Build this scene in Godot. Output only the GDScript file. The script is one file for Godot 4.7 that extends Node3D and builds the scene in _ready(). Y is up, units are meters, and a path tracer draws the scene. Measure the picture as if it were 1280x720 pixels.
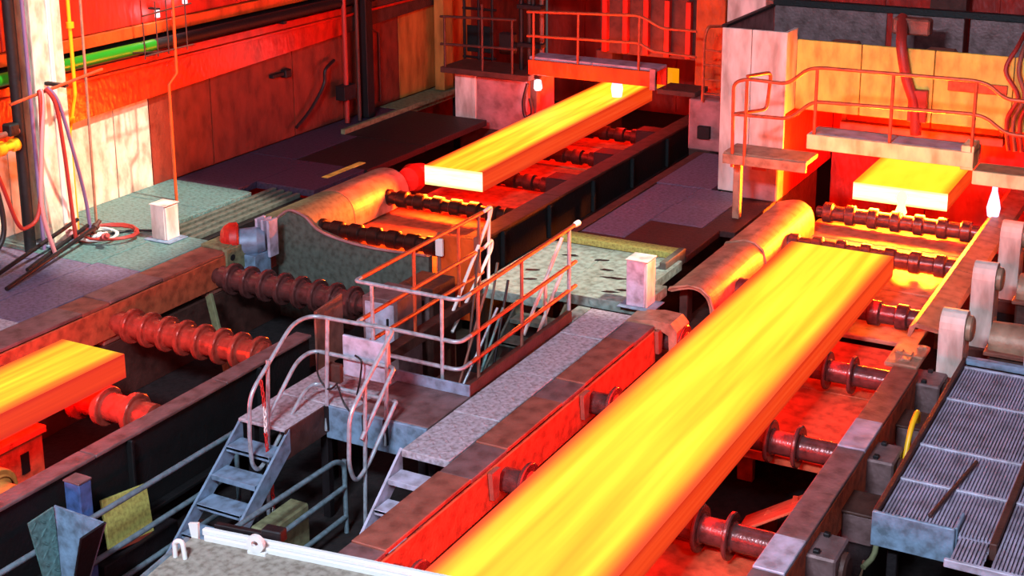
extends Node3D
# Continuous casting hall: two strands of roller table with hot slabs, walkways, stairs, bridges.
# x runs across the strands, -z runs along them away from the camera, y = 0 is walkway level.

class MB:
	var v := PackedVector3Array()
	var n := PackedVector3Array()
	var u := PackedVector2Array()
	var t := Transform3D.IDENTITY

	func tri(a: Vector3, b: Vector3, c: Vector3, na: Vector3, nb: Vector3, nc: Vector3, ua := Vector2.ZERO, ub := Vector2.ZERO, uc := Vector2.ZERO) -> void:
		if (b - a).cross(c - a).dot(na + nb + nc) > 0.0:
			var q := b
			b = c
			c = q
			q = nb
			nb = nc
			nc = q
			var w := ub
			ub = uc
			uc = w
		v.append_array(PackedVector3Array([t * a, t * b, t * c]))
		n.append_array(PackedVector3Array([t.basis * na, t.basis * nb, t.basis * nc]))
		u.append_array(PackedVector2Array([ua, ub, uc]))

	func quad(a: Vector3, b: Vector3, c: Vector3, d: Vector3, out: Vector3) -> void:
		var m := (c - a).cross(d - b).normalized()
		if m.dot(out) < 0.0:
			m = -m
		tri(a, b, c, m, m, m, Vector2(0, 0), Vector2(1, 0), Vector2(1, 1))
		tri(a, c, d, m, m, m, Vector2(0, 0), Vector2(1, 1), Vector2(0, 1))

	func box(lo: Vector3, hi: Vector3, ch := 0.008) -> void:
		var c := (lo + hi) / 2.0
		var h := ((hi - lo) / 2.0).abs()
		ch = minf(ch, minf(h.x, minf(h.y, h.z)) * 0.45)
		var p := func(s: Vector3, ax: int) -> Vector3:
			var r := h - Vector3.ONE * ch
			r[ax] = h[ax]
			return c + s * r
		for ax in 3:
			var b1 := (ax + 1) % 3
			var c1 := (ax + 2) % 3
			for s in [-1.0, 1.0]:
				var k: Array = []
				for q in [[-1, -1], [1, -1], [1, 1], [-1, 1]]:
					var e := Vector3.ZERO
					e[ax] = s
					e[b1] = q[0]
					e[c1] = q[1]
					k.append(p.call(e, ax))
				var o := Vector3.ZERO
				o[ax] = s
				quad(k[0], k[1], k[2], k[3], o)
				for s2 in [-1.0, 1.0]:
					var e0 := Vector3.ZERO
					e0[ax] = s
					e0[b1] = s2
					var e1 := e0
					e0[c1] = -1.0
					e1[c1] = 1.0
					var o2 := Vector3.ZERO
					o2[ax] = s
					o2[b1] = s2
					quad(p.call(e0, ax), p.call(e1, ax), p.call(e1, b1), p.call(e0, b1), o2)
		for sx in [-1.0, 1.0]:
			for sy in [-1.0, 1.0]:
				for sz in [-1.0, 1.0]:
					var e := Vector3(sx, sy, sz)
					var m := e.normalized()
					tri(p.call(e, 0), p.call(e, 1), p.call(e, 2), m, m, m)

	func bar(a: Vector3, b: Vector3, w: float, h: float, up := Vector3.UP, ch := 0.006) -> void:
		var z := (b - a).normalized()
		if absf(z.dot(up)) > 0.98:
			up = Vector3.RIGHT
		var x := up.cross(z).normalized()
		var keep := t
		t = keep * Transform3D(Basis(x, z.cross(x), z), (a + b) / 2.0)
		var l := (b - a).length() / 2.0
		box(Vector3(-w / 2, -h / 2, -l), Vector3(w / 2, h / 2, l), ch)
		t = keep

	func tube(pts: Array, r: float, sides := 10, caps := true) -> void:
		var k := pts.size()
		var rings: Array = []
		var norms: Array = []
		var x := Vector3.ZERO
		var d0 := Vector3.ZERO
		for i in k:
			var a: Vector3 = pts[maxi(i - 1, 0)]
			var b: Vector3 = pts[mini(i + 1, k - 1)]
			var d := (b - a).normalized()
			if i == 0:
				x = d.cross(Vector3(0.3, 0.9, 0.2) if absf(d.y) < 0.9 else Vector3(0.9, 0.1, 0.3)).normalized()
				d0 = d
			else:
				x = (x - d * x.dot(d)).normalized()
			var y := d.cross(x)
			var ring := PackedVector3Array()
			var nn := PackedVector3Array()
			for s in sides:
				var q := x * cos(TAU * s / sides) + y * sin(TAU * s / sides)
				nn.append(q)
				ring.append(pts[i] + q * r)
			rings.append(ring)
			norms.append(nn)
			d0 = d
		for i in k - 1:
			for s in sides:
				var e := (s + 1) % sides
				tri(rings[i][s], rings[i][e], rings[i + 1][e], norms[i][s], norms[i][e], norms[i + 1][e])
				tri(rings[i][s], rings[i + 1][e], rings[i + 1][s], norms[i][s], norms[i + 1][e], norms[i + 1][s])
		if caps:
			for w in 2:
				var i: int = 0 if w == 0 else k - 1
				var m: Vector3 = ((pts[0] - pts[1]) if w == 0 else (pts[k - 1] - pts[k - 2])).normalized()
				for s in sides:
					tri(pts[i], rings[i][s], rings[i][(s + 1) % sides], m, m, m)

	# profile of (distance along the axis, radius)
	func lathe(o: Vector3, axis: Vector3, prof: Array, sides := 24) -> void:
		axis = axis.normalized()
		var x := axis.cross(Vector3.UP if absf(axis.y) < 0.9 else Vector3.RIGHT).normalized()
		var y := axis.cross(x)
		for i in prof.size() - 1:
			var a: Vector2 = prof[i]
			var b: Vector2 = prof[i + 1]
			if a.is_equal_approx(b):
				continue
			var sl := Vector2(-(b.y - a.y), b.x - a.x).normalized()
			for s in sides:
				var q0 := x * cos(TAU * s / sides) + y * sin(TAU * s / sides)
				var q1 := x * cos(TAU * (s + 1) / sides) + y * sin(TAU * (s + 1) / sides)
				var n0 := q0 * sl.y + axis * sl.x
				var n1 := q1 * sl.y + axis * sl.x
				var p0 := o + axis * a.x + q0 * a.y
				var p1 := o + axis * a.x + q1 * a.y
				var p2 := o + axis * b.x + q1 * b.y
				var p3 := o + axis * b.x + q0 * b.y
				if a.y > 1e-5:
					tri(p0, p1, p2, n0, n1, n1)
				if b.y > 1e-5:
					tri(p0, p2, p3, n0, n1, n0)

	# polygon in (ux, uy) at o, extruded along depth
	func prism(poly: Array, o: Vector3, ux: Vector3, uy: Vector3, depth: Vector3) -> void:
		var pp := PackedVector2Array(poly)
		if Geometry2D.is_polygon_clockwise(pp):
			pp.reverse()
		var f := func(q: Vector2) -> Vector3: return o + ux * q.x + uy * q.y
		var ix := Geometry2D.triangulate_polygon(pp)
		var m := depth.normalized()
		for i in range(0, ix.size(), 3):
			var a: Vector3 = f.call(pp[ix[i]])
			var b: Vector3 = f.call(pp[ix[i + 1]])
			var c: Vector3 = f.call(pp[ix[i + 2]])
			tri(a, b, c, -m, -m, -m)
			tri(a + depth, b + depth, c + depth, m, m, m)
		for i in pp.size():
			var p: Vector2 = pp[i]
			var q: Vector2 = pp[(i + 1) % pp.size()]
			var out := (ux * (q.y - p.y) - uy * (q.x - p.x)).normalized()
			var a: Vector3 = f.call(p)
			var b: Vector3 = f.call(q)
			quad(a, b, b + depth, a + depth, out)

	func mesh() -> ArrayMesh:
		var arr := []
		arr.resize(Mesh.ARRAY_MAX)
		arr[Mesh.ARRAY_VERTEX] = v
		arr[Mesh.ARRAY_NORMAL] = n
		arr[Mesh.ARRAY_TEX_UV] = u
		var am := ArrayMesh.new()
		am.add_surface_from_arrays(Mesh.PRIMITIVE_TRIANGLES, arr)
		return am


var M := {}
var used := {}
var rng := RandomNumberGenerator.new()

func V(x: float, y: float, z: float) -> Vector3:
	return Vector3(x, y, z)

func numbered(called: String) -> String:
	var k: int = used.get(called, 0)
	used[called] = k + 1
	return called if k == 0 else "%s_%03d" % [called, k]

func tag(o: Node3D, label: String, category: String, group := "") -> Node3D:
	o.set_meta("label", label)
	o.set_meta("category", category)
	if group:
		o.set_meta("group", group)
	return o

func thing(called: String, label: String, category: String, at: Vector3, group := "") -> Node3D:
	var o := Node3D.new()
	o.name = numbered(called)
	add_child(o, true)
	o.position = at
	tag(o, label, category, group)
	return o

func base_of(p: Node) -> Vector3:
	var s := Vector3.ZERO
	while p != self and p != null:
		s += (p as Node3D).position
		p = p.get_parent()
	return s

# commits a builder filled in world coordinates as one named mesh under a parent
func obj(called: String, mb: MB, m: Material, parent: Node = null) -> MeshInstance3D:
	var o := MeshInstance3D.new()
	var top := parent == null
	if top:
		parent = self
	o.name = numbered(called) if top else called
	var off := base_of(parent)
	if top:
		var lo := mb.v[0]
		var hi := mb.v[0]
		for q in mb.v:
			lo = lo.min(q)
			hi = hi.max(q)
		off = V((lo.x + hi.x) / 2.0, lo.y, (lo.z + hi.z) / 2.0)
		o.position = off
	if off != Vector3.ZERO:
		for i in mb.v.size():
			mb.v[i] -= off
	o.mesh = mb.mesh()
	o.material_override = m
	parent.add_child(o, true)
	return o

func bx(called: String, lo: Vector3, hi: Vector3, m: Material, parent: Node = null, ch := 0.008) -> MeshInstance3D:
	var b := MB.new()
	b.box(lo, hi, ch)
	return obj(called, b, m, parent)

func struct(o: Node3D) -> Node3D:
	o.set_meta("kind", "structure")
	return o

func tb(called: String, pts: Array, r: float, m: Material, parent: Node = null, sides := 10) -> MeshInstance3D:
	var b := MB.new()
	b.tube(pts, r, sides)
	return obj(called, b, m, parent)

# rounds the inner corners of a line of points
func fil(pts: Array, rad: float, k := 5) -> Array:
	var out: Array = [pts[0]]
	for i in range(1, pts.size() - 1):
		var p: Vector3 = pts[i]
		var a: Vector3 = pts[i - 1] - p
		var b: Vector3 = pts[i + 1] - p
		var r := minf(rad, minf(a.length(), b.length()) * 0.48)
		var s := p + a.normalized() * r
		var e := p + b.normalized() * r
		for j in k + 1:
			var w := float(j) / k
			out.append(s.lerp(p, w).lerp(p.lerp(e, w), w))
	out.append(pts[pts.size() - 1])
	return out

# a hanging curve through points
func curve(pts: Array, steps := 8) -> Array:
	var out: Array = []
	for i in pts.size() - 1:
		var p0: Vector3 = pts[maxi(i - 1, 0)]
		var p1: Vector3 = pts[i]
		var p2: Vector3 = pts[i + 1]
		var p3: Vector3 = pts[mini(i + 2, pts.size() - 1)]
		for j in steps:
			out.append(p1.cubic_interpolate(p2, p0, p3, float(j) / steps))
	out.append(pts[pts.size() - 1])
	return out

# ---------- materials ----------
var TX := {}

func noise_image(sz: int, freq: float, octaves: int, sd: int, kind := FastNoiseLite.TYPE_SIMPLEX_SMOOTH) -> Image:
	var f := FastNoiseLite.new()
	f.noise_type = kind
	f.frequency = freq
	f.fractal_octaves = octaves
	f.seed = sd
	return f.get_seamless_image(sz, sz)

func ramp_tex(im: Image, stops: Array) -> ImageTexture:
	var g := Gradient.new()
	var off := PackedFloat32Array()
	var col := PackedColorArray()
	for s in stops:
		off.append(s[0])
		col.append(s[1])
	g.offsets = off
	g.colors = col
	var w := im.get_width()
	var o := Image.create(w, w, false, Image.FORMAT_RGB8)
	for y in w:
		for x in w:
			o.set_pixel(x, y, g.sample(im.get_pixel(x, y).r))
	return ImageTexture.create_from_image(o)

func make_textures() -> void:
	var a := noise_image(256, 0.02, 5, 3)
	TX.mottle = ramp_tex(a, [[0.15, Color(0.74, 0.71, 0.69)], [0.45, Color(0.9, 0.89, 0.88)], [0.8, Color(1, 1, 1)]])
	var b := noise_image(256, 0.05, 6, 11)
	TX.grime = ramp_tex(b, [[0.12, Color(0.42, 0.34, 0.3)], [0.3, Color(0.72, 0.65, 0.61)], [0.48, Color(0.9, 0.88, 0.86)], [0.85, Color(1, 1, 1)]])
	TX.rust = ramp_tex(b, [[0.2, Color(1, 0.8, 0.7)], [0.45, Color(0.7, 0.42, 0.3)], [0.6, Color(0.5, 0.28, 0.2)], [0.85, Color(0.3, 0.2, 0.18)]])
	var c := noise_image(256, 0.09, 3, 5)
	c.convert(Image.FORMAT_RGB8)
	c.bump_map_to_normal_map(3.0)
	TX.fine = ImageTexture.create_from_image(c)
	var d := Image.create(128, 128, false, Image.FORMAT_RGB8)
	for y in 128:
		for x in 128:
			var h := 0.3
			var cx := fposmod(x, 32.0) - 16.0
			var cy := fposmod(y, 32.0) - 16.0
			var flip := (int(x / 32.0) + int(y / 32.0)) % 2 == 0
			var p := (cx + cy) * 0.7071 if flip else (cx - cy) * 0.7071
			var q := (cx - cy) * 0.7071 if flip else (cx + cy) * 0.7071
			if p * p / 170.0 + q * q / 14.0 < 1.0:
				h = 0.9
			d.set_pixel(x, y, Color(h, h, h))
	d.bump_map_to_normal_map(4.0)
	TX.tread = ImageTexture.create_from_image(d)

func mat(color: Color, rough := 0.6, metal := 0.0, tex := "mottle", scale := Vector3.ONE * 0.6, normal := "fine", depth := 0.2) -> StandardMaterial3D:
	var m := StandardMaterial3D.new()
	m.albedo_color = color
	m.roughness = rough
	m.metallic = metal
	m.metallic_specular = 0.5
	if tex:
		m.albedo_texture = TX[tex]
	m.uv1_triplanar = true
	m.uv1_world_triplanar = true
	m.uv1_scale = scale
	if normal:
		m.normal_enabled = true
		m.normal_texture = TX[normal]
		m.normal_scale = depth
	return m

func glow(color: Color, energy: float) -> StandardMaterial3D:
	var m := StandardMaterial3D.new()
	m.albedo_color = Color(0.1, 0.1, 0.1)
	m.emission_enabled = true
	m.emission = color
	m.emission_energy_multiplier = energy
	return m

# the temperature of a hot face: cooler scaly edges, hotter middle, streaks along the strand (v runs across)
func hot(mid: Color, edge: Color, energy: float, width: float, sd: int, streak := 0.5, far := 0.0) -> StandardMaterial3D:
	var f := FastNoiseLite.new()
	f.seed = sd
	f.frequency = 1.0
	f.fractal_octaves = 3
	var im := Image.create(256, 128, false, Image.FORMAT_RGB8)
	for y in 128:
		for x in 256:
			var w := y / 127.0
			var s := f.get_noise_2d(x * 0.010, y * 0.055) * streak + f.get_noise_2d(x * 0.006 + 40.0, y * 0.03) * streak * 1.5 + far * (x / 255.0 - 0.5)
			var e := clampf(minf(w, 1.0 - w) / width, 0.0, 1.0)
			e = smoothstep(0.0, 1.0, e)
			var c := edge.lerp(mid, e)
			var k := clampf(1.0 + s * 0.9, 0.35, 1.6)
			im.set_pixel(x, y, Color(clampf(c.r * (0.8 + 0.2 * k), 0, 1), clampf(c.g * k, 0, 1), clampf(c.b * k * k, 0, 1)).linear_to_srgb())
	var m := StandardMaterial3D.new()
	m.albedo_color = Color(0.25, 0.12, 0.08)
	m.roughness = 0.9
	m.emission_enabled = true
	m.emission = Color.WHITE
	m.emission_operator = BaseMaterial3D.EMISSION_OP_MULTIPLY
	m.emission_texture = ImageTexture.create_from_image(im)
	m.emission_energy_multiplier = energy
	return m

func make_materials() -> void:
	var tr := Vector3.ONE * 2.2
	M.lav = mat(Color(0.74, 0.69, 0.78), 0.5, 0.2, "mottle", Vector3.ONE * 0.45, "fine", 0.2)
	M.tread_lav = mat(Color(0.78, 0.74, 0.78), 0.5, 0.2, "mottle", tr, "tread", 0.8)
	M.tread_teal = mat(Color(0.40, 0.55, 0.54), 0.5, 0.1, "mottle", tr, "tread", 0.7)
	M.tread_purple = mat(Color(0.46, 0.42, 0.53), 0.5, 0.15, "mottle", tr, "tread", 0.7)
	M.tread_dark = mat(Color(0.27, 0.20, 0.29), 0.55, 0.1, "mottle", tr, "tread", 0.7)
	M.tread_shadow = mat(Color(0.30, 0.13, 0.12), 0.6, 0.1, "mottle", tr, "tread", 0.5)  # dark brown standing in for the shadow on the far centre walkway
	M.tread_pale = mat(Color(0.58, 0.64, 0.60), 0.6, 0.05, "mottle", Vector3.ONE * 1.2, "tread", 0.3)
	M.dark = mat(Color(0.13, 0.10, 0.11), 0.55, 0.3)
	M.black = mat(Color(0.06, 0.05, 0.055), 0.6, 0.1)
	M.rust = mat(Color(0.62, 0.36, 0.30), 0.6, 0.2)
	M.rustplate = mat(Color(0.55, 0.42, 0.42), 0.5, 0.35)
	M.brown = mat(Color(0.34, 0.20, 0.17), 0.6, 0.2)
	M.cover = mat(Color(0.72, 0.55, 0.45), 0.5, 0.2, "mottle", Vector3.ONE * 0.7)
	M.rail = mat(Color(0.72, 0.74, 0.78), 0.38, 0.35, "mottle", Vector3.ONE * 1.5, "", 0.0)
	M.railblue = mat(Color(0.50, 0.58, 0.62), 0.42, 0.3, "mottle", Vector3.ONE * 1.5, "", 0.0)
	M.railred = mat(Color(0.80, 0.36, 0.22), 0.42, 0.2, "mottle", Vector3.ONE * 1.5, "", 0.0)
	M.railwhite = mat(Color(0.90, 0.88, 0.86), 0.4, 0.1, "", Vector3.ONE, "", 0.0)
	M.red = mat(Color(0.80, 0.14, 0.06), 0.5, 0.0, "mottle", Vector3(0.3, 0.1, 0.3))
	M.redgloss = mat(Color(0.82, 0.15, 0.07), 0.28, 0.1, "mottle", Vector3(0.4, 0.2, 0.4), "fine", 0.15)
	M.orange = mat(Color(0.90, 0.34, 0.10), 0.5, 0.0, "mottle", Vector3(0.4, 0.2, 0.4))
	M.redpanel = mat(Color(0.52, 0.20, 0.13), 0.6, 0.0, "mottle", Vector3(0.5, 0.25, 0.5))
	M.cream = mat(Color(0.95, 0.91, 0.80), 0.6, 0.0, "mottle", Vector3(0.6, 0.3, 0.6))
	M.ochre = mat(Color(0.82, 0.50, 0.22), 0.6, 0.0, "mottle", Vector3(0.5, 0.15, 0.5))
	M.creamlit = mat(Color(0.98, 0.90, 0.68), 0.6, 0.0, "mottle", Vector3(0.5, 0.2, 0.5))  # slab light on the bridge girder put into this cream
	M.yellowpanel = mat(Color(0.98, 0.84, 0.36), 0.6, 0.0, "mottle", Vector3(0.5, 0.2, 0.5))
	M.pinkwhite = mat(Color(0.93, 0.86, 0.82), 0.55, 0.0, "mottle", Vector3(0.5, 0.15, 0.5))
	M.pink = mat(Color(0.72, 0.48, 0.48), 0.6, 0.0, "mottle", Vector3.ONE * 0.4)
	M.green = mat(Color(0.13, 0.55, 0.10), 0.35, 0.0, "", Vector3.ONE, "", 0.0)
	M.yellow = mat(Color(0.96, 0.72, 0.10), 0.4, 0.0, "", Vector3.ONE, "", 0.0)
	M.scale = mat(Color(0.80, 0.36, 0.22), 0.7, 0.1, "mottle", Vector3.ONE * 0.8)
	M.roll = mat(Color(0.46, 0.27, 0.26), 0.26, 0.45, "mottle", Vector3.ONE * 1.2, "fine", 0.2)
	M.litroll = mat(Color(0.74, 0.30, 0.24), 0.26, 0.35, "mottle", Vector3.ONE * 1.2, "fine", 0.2)  # roll steel reddened so the colour carries the slab glow
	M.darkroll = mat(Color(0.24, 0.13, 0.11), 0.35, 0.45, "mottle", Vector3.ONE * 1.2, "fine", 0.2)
	M.bluegrey = mat(Color(0.52, 0.60, 0.70), 0.5, 0.1, "mottle", Vector3.ONE * 1.0)
	M.blue = mat(Color(0.30, 0.40, 0.62), 0.5, 0.1, "mottle", Vector3.ONE * 1.0)
	M.panel = mat(Color(0.78, 0.74, 0.82), 0.5, 0.1, "mottle", Vector3.ONE * 0.8)
	M.olive = mat(Color(0.50, 0.50, 0.36), 0.7, 0.0, "mottle", Vector3.ONE * 1.4)
	M.greygreen = mat(Color(0.36, 0.37, 0.33), 0.7, 0.0, "mottle", Vector3.ONE * 1.3)
	M.board = mat(Color(0.72, 0.70, 0.36), 0.8, 0.0, "mottle", Vector3.ONE * 3.0)
	M.concrete = mat(Color(0.62, 0.57, 0.52), 0.85, 0.0, "mottle", Vector3.ONE * 1.7)
	M.floor = mat(Color(0.12, 0.09, 0.09), 0.8, 0.0, "grime", Vector3.ONE * 0.5)
	M.rubble = mat(Color(0.42, 0.24, 0.20), 0.9, 0.0, "rust", Vector3.ONE * 1.6)
	M.redrubber = mat(Color(0.62, 0.18, 0.15), 0.5, 0.0, "", Vector3.ONE, "", 0.0)
	M.pinkrubber = mat(Color(0.80, 0.52, 0.52), 0.5, 0.0, "", Vector3.ONE, "", 0.0)
	M.purplerubber = mat(Color(0.48, 0.38, 0.52), 0.5, 0.0, "", Vector3.ONE, "", 0.0)
	M.rubber = mat(Color(0.08, 0.06, 0.07), 0.5, 0.0, "", Vector3.ONE, "", 0.0)
	M.chainred = mat(Color(0.75, 0.12, 0.10), 0.5, 0.0, "", Vector3.ONE, "", 0.0)
	M.capred = mat(Color(0.85, 0.12, 0.06), 0.5, 0.0, "mottle", Vector3.ONE * 2.0)
	M.roof = mat(Color(0.25, 0.22, 0.22), 0.8, 0.0)


# ---------- builders ----------
func lamp_area(called: String, at: Vector3, face: Vector3, size: Vector2, color: Color, energy: float) -> AreaLight3D:
	var l := AreaLight3D.new()
	l.name = called
	l.area_size = size
	l.light_color = color
	l.light_energy = energy
	l.area_range = 60.0
	l.area_attenuation = 2.0
	l.area_normalize_energy = true
	l.shadow_enabled = true
	l.position = at
	l.basis = Basis.looking_at(face, Vector3.UP if absf(face.normalized().y) < 0.95 else Vector3(0, 0, -1))
	add_child(l, true)
	return l

# a slab with a hot top, sides and end; v of the texture runs across the face
func slab(label: String, x0: float, x1: float, z0: float, z1: float, yb: float, yt: float, mats: Array, group := "hot slabs on the roller tables") -> Node3D:
	var s := thing("hot_slab", label, "steel slab", V((x0 + x1) / 2, yb, (z0 + z1) / 2), group)
	var faces := [
		["top_face", V(x0, yt, z0), V(x0, yt, z1), V(x1, yt, z1), V(x1, yt, z0), Vector3.UP, mats[0]],
		["side_face", V(x1, yb, z0), V(x1, yb, z1), V(x1, yt, z1), V(x1, yt, z0), Vector3.RIGHT, mats[1]],
		["side_face", V(x0, yb, z0), V(x0, yb, z1), V(x0, yt, z1), V(x0, yt, z0), Vector3.LEFT, mats[1]],
		["end_face", V(x0, yb, z0), V(x1, yb, z0), V(x1, yt, z0), V(x0, yt, z0), Vector3.BACK, mats[2]],
		["end_face", V(x0, yb, z1), V(x1, yb, z1), V(x1, yt, z1), V(x0, yt, z1), Vector3.FORWARD, mats[2]],
		["under_face", V(x0, yb, z0), V(x0, yb, z1), V(x1, yb, z1), V(x1, yb, z0), Vector3.DOWN, mats[1]],
	]
	for f in faces:
		var b := MB.new()
		var o: Vector3 = f[5]
		b.tri(f[1], f[2], f[3], o, o, o, Vector2(0, 0), Vector2(1, 0), Vector2(1, 1))
		b.tri(f[1], f[3], f[4], o, o, o, Vector2(0, 0), Vector2(1, 1), Vector2(0, 1))
		obj(f[0], b, f[6], s)
	return s

func slab_lights(x0: float, x1: float, z0: float, z1: float, yb: float, yt: float, top: float, side: float, color: Color, under := 0.15) -> void:
	var c := V((x0 + x1) / 2, (yb + yt) / 2, (z0 + z1) / 2)
	var l := absf(z1 - z0)
	lamp_area("slab_top_light", V(c.x, yt + 0.01, c.z), Vector3.UP, Vector2(x1 - x0, l), color, top * l * (x1 - x0) / PI)
	lamp_area("slab_end_light", V(c.x, c.y, z1 - 0.01), Vector3.FORWARD, Vector2(x1 - x0, yt - yb), color, side * 2.0 * (x1 - x0) * (yt - yb) / PI)
	lamp_area("slab_under_light", V(c.x, yb - 0.01, c.z), Vector3.DOWN, Vector2(x1 - x0, l), Color(1.0, 0.07, 0.008), side * under * l * (x1 - x0) / PI)
	for s in [-1.0, 1.0]:
		lamp_area("slab_side_light", V(c.x + s * ((x1 - x0) / 2 + 0.01), c.y, c.z), Vector3.RIGHT * s, Vector2(l, yt - yb), Color(1.0, 0.07, 0.008), side * l * (yt - yb) / PI)

func roller(called: String, label: String, group: String, x0: float, x1: float, y: float, z: float, rb: float, rf: float, xs: Array, fw: float, m: Material) -> Node3D:
	var r := thing(called, label, "roller", V((x0 + x1) / 2, y - rf, z), group)
	var b := MB.new()
	b.lathe(V(x0, y, z), Vector3.RIGHT, [Vector2(0, 0), Vector2(0, rb * 0.7), Vector2(0.18, rb * 0.7), Vector2(0.2, rb), Vector2(x1 - x0 - 0.2, rb), Vector2(x1 - x0 - 0.18, rb * 0.7), Vector2(x1 - x0, rb * 0.7), Vector2(x1 - x0, 0)], 28)
	obj("barrel", b, m, r)
	var fl: MeshInstance3D
	for x in xs:
		var h := fw / 2
		if fl == null:
			var f := MB.new()
			f.lathe(V(x, y, z), Vector3.RIGHT, [Vector2(-h - 0.015, rb), Vector2(-h, rb + 0.02), Vector2(-h, rf - 0.012), Vector2(-h + 0.012, rf), Vector2(h - 0.012, rf), Vector2(h, rf - 0.012), Vector2(h, rb + 0.02), Vector2(h + 0.015, rb)], 28)
			fl = obj("flange", f, m, r)
			fl.set_meta("x", x)
		else:
			var d: MeshInstance3D = fl.duplicate()
			d.name = "flange"
			r.add_child(d, true)
			d.position = V(x - float(fl.get_meta("x")), 0, 0)
	return r

func railing(called: String, label: String, lines: Array, posts: Array, m: Material, pm: Material = null, group := "", r := 0.024) -> Node3D:
	var p0: Vector3 = posts[0][0]
	var t := thing(called, label, "railing", p0, group)
	var k := 0
	for l in lines:
		tb(["top_rail", "middle_rail", "lower_rail", "end_loop"][mini(k, 3)], l, r, m, t)
		k += 1
	for p in posts:
		tb("post", p, r * 0.95, pm if pm else m, t)
	return t


func _ready() -> void:
	rng.seed = 7
	# ---- camera ----
	var cam := Camera3D.new()
	cam.name = "camera"
	cam.projection = Camera3D.PROJECTION_FRUSTUM
	cam.near = 0.1
	cam.far = 200.0
	cam.size = 0.1 * 720.0 / 1775.0
	cam.frustum_offset = Vector2(-40.0, -186.0) / 1775.0 * 0.1
	cam.transform = Transform3D(Basis(V(0.8877, 0.0, -0.4604), V(-0.1129, 0.9694, -0.2177), V(0.4464, 0.2452, 0.8606)).orthonormalized(), V(0, 6.85, 0))
	add_child(cam)
	cam.current = true
	# ---- sky, sun, exposure ----
	var we := WorldEnvironment.new()
	we.name = "environment"
	var env := Environment.new()
	env.background_mode = Environment.BG_SKY
	var sm := ProceduralSkyMaterial.new()
	sm.sky_top_color = Color(0.55, 0.62, 0.85)
	sm.sky_horizon_color = Color(0.85, 0.86, 0.92)
	sm.ground_bottom_color = Color(0.3, 0.28, 0.28)
	sm.ground_horizon_color = Color(0.6, 0.58, 0.58)
	var sky := Sky.new()
	sky.sky_material = sm
	env.sky = sky
	env.tonemap_mode = Environment.TONE_MAPPER_LINEAR
	env.tonemap_exposure = 1.0
	env.sdfgi_enabled = true
	env.ssao_enabled = true
	env.ssil_enabled = true
	we.environment = env
	add_child(we)
	var sun := DirectionalLight3D.new()
	sun.name = "sun"
	sun.light_color = Color(1.0, 0.97, 0.90)
	sun.light_energy = 2.0
	sun.light_angular_distance = 2.0
	sun.shadow_enabled = true
	sun.basis = Basis.looking_at(V(-0.55, -0.83, -0.02), Vector3.UP)
	add_child(sun)
	make_textures()
	make_materials()
	# two long floodlights behind and above the camera
	for q in [[V(-5.0, 11.0, 1.0), V(-0.25, -0.62, -0.75), 430.0], [V(4.0, 11.0, -3.0), V(-0.5, -0.55, -0.67), 60.0]]:
		var at: Vector3 = q[0]
		var face: Vector3 = q[1]
		face = face.normalized()
		lamp_area("floodlight_beam", at + face * 0.06, face, Vector2(3.0, 1.0), Color(0.82, 0.91, 1.0), q[2])
		var fb := MB.new()
		fb.t = Transform3D(Basis.looking_at(face), at)
		fb.box(V(-1.5, -0.5, -0.02), V(1.5, 0.5, 0.02))
		var fh := MB.new()
		fh.t = fb.t
		fh.box(V(-1.6, -0.6, 0.02), V(1.6, 0.6, 0.3))
		fh.t = Transform3D.IDENTITY
		fh.tube([at - face * 0.3, V(at.x, 13.99, at.z)], 0.05)
		var fl := thing("floodlight", "long white floodlight hung under the roof " + ("behind the viewer" if at.x < 0 else "over the right strand"), "lamp", at)
		obj("housing", fh, M.dark, fl)
		obj("lamp_face", fb, glow(Color(0.82, 0.91, 1.0), 2.0), fl)
	build_shell()
	build_slabs()
	build_right_strand()
	build_left_strand()
	build_decks()
	build_centre()
	build_wall_side()
	build_far()
	build_right_side()
	build_near()


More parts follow.
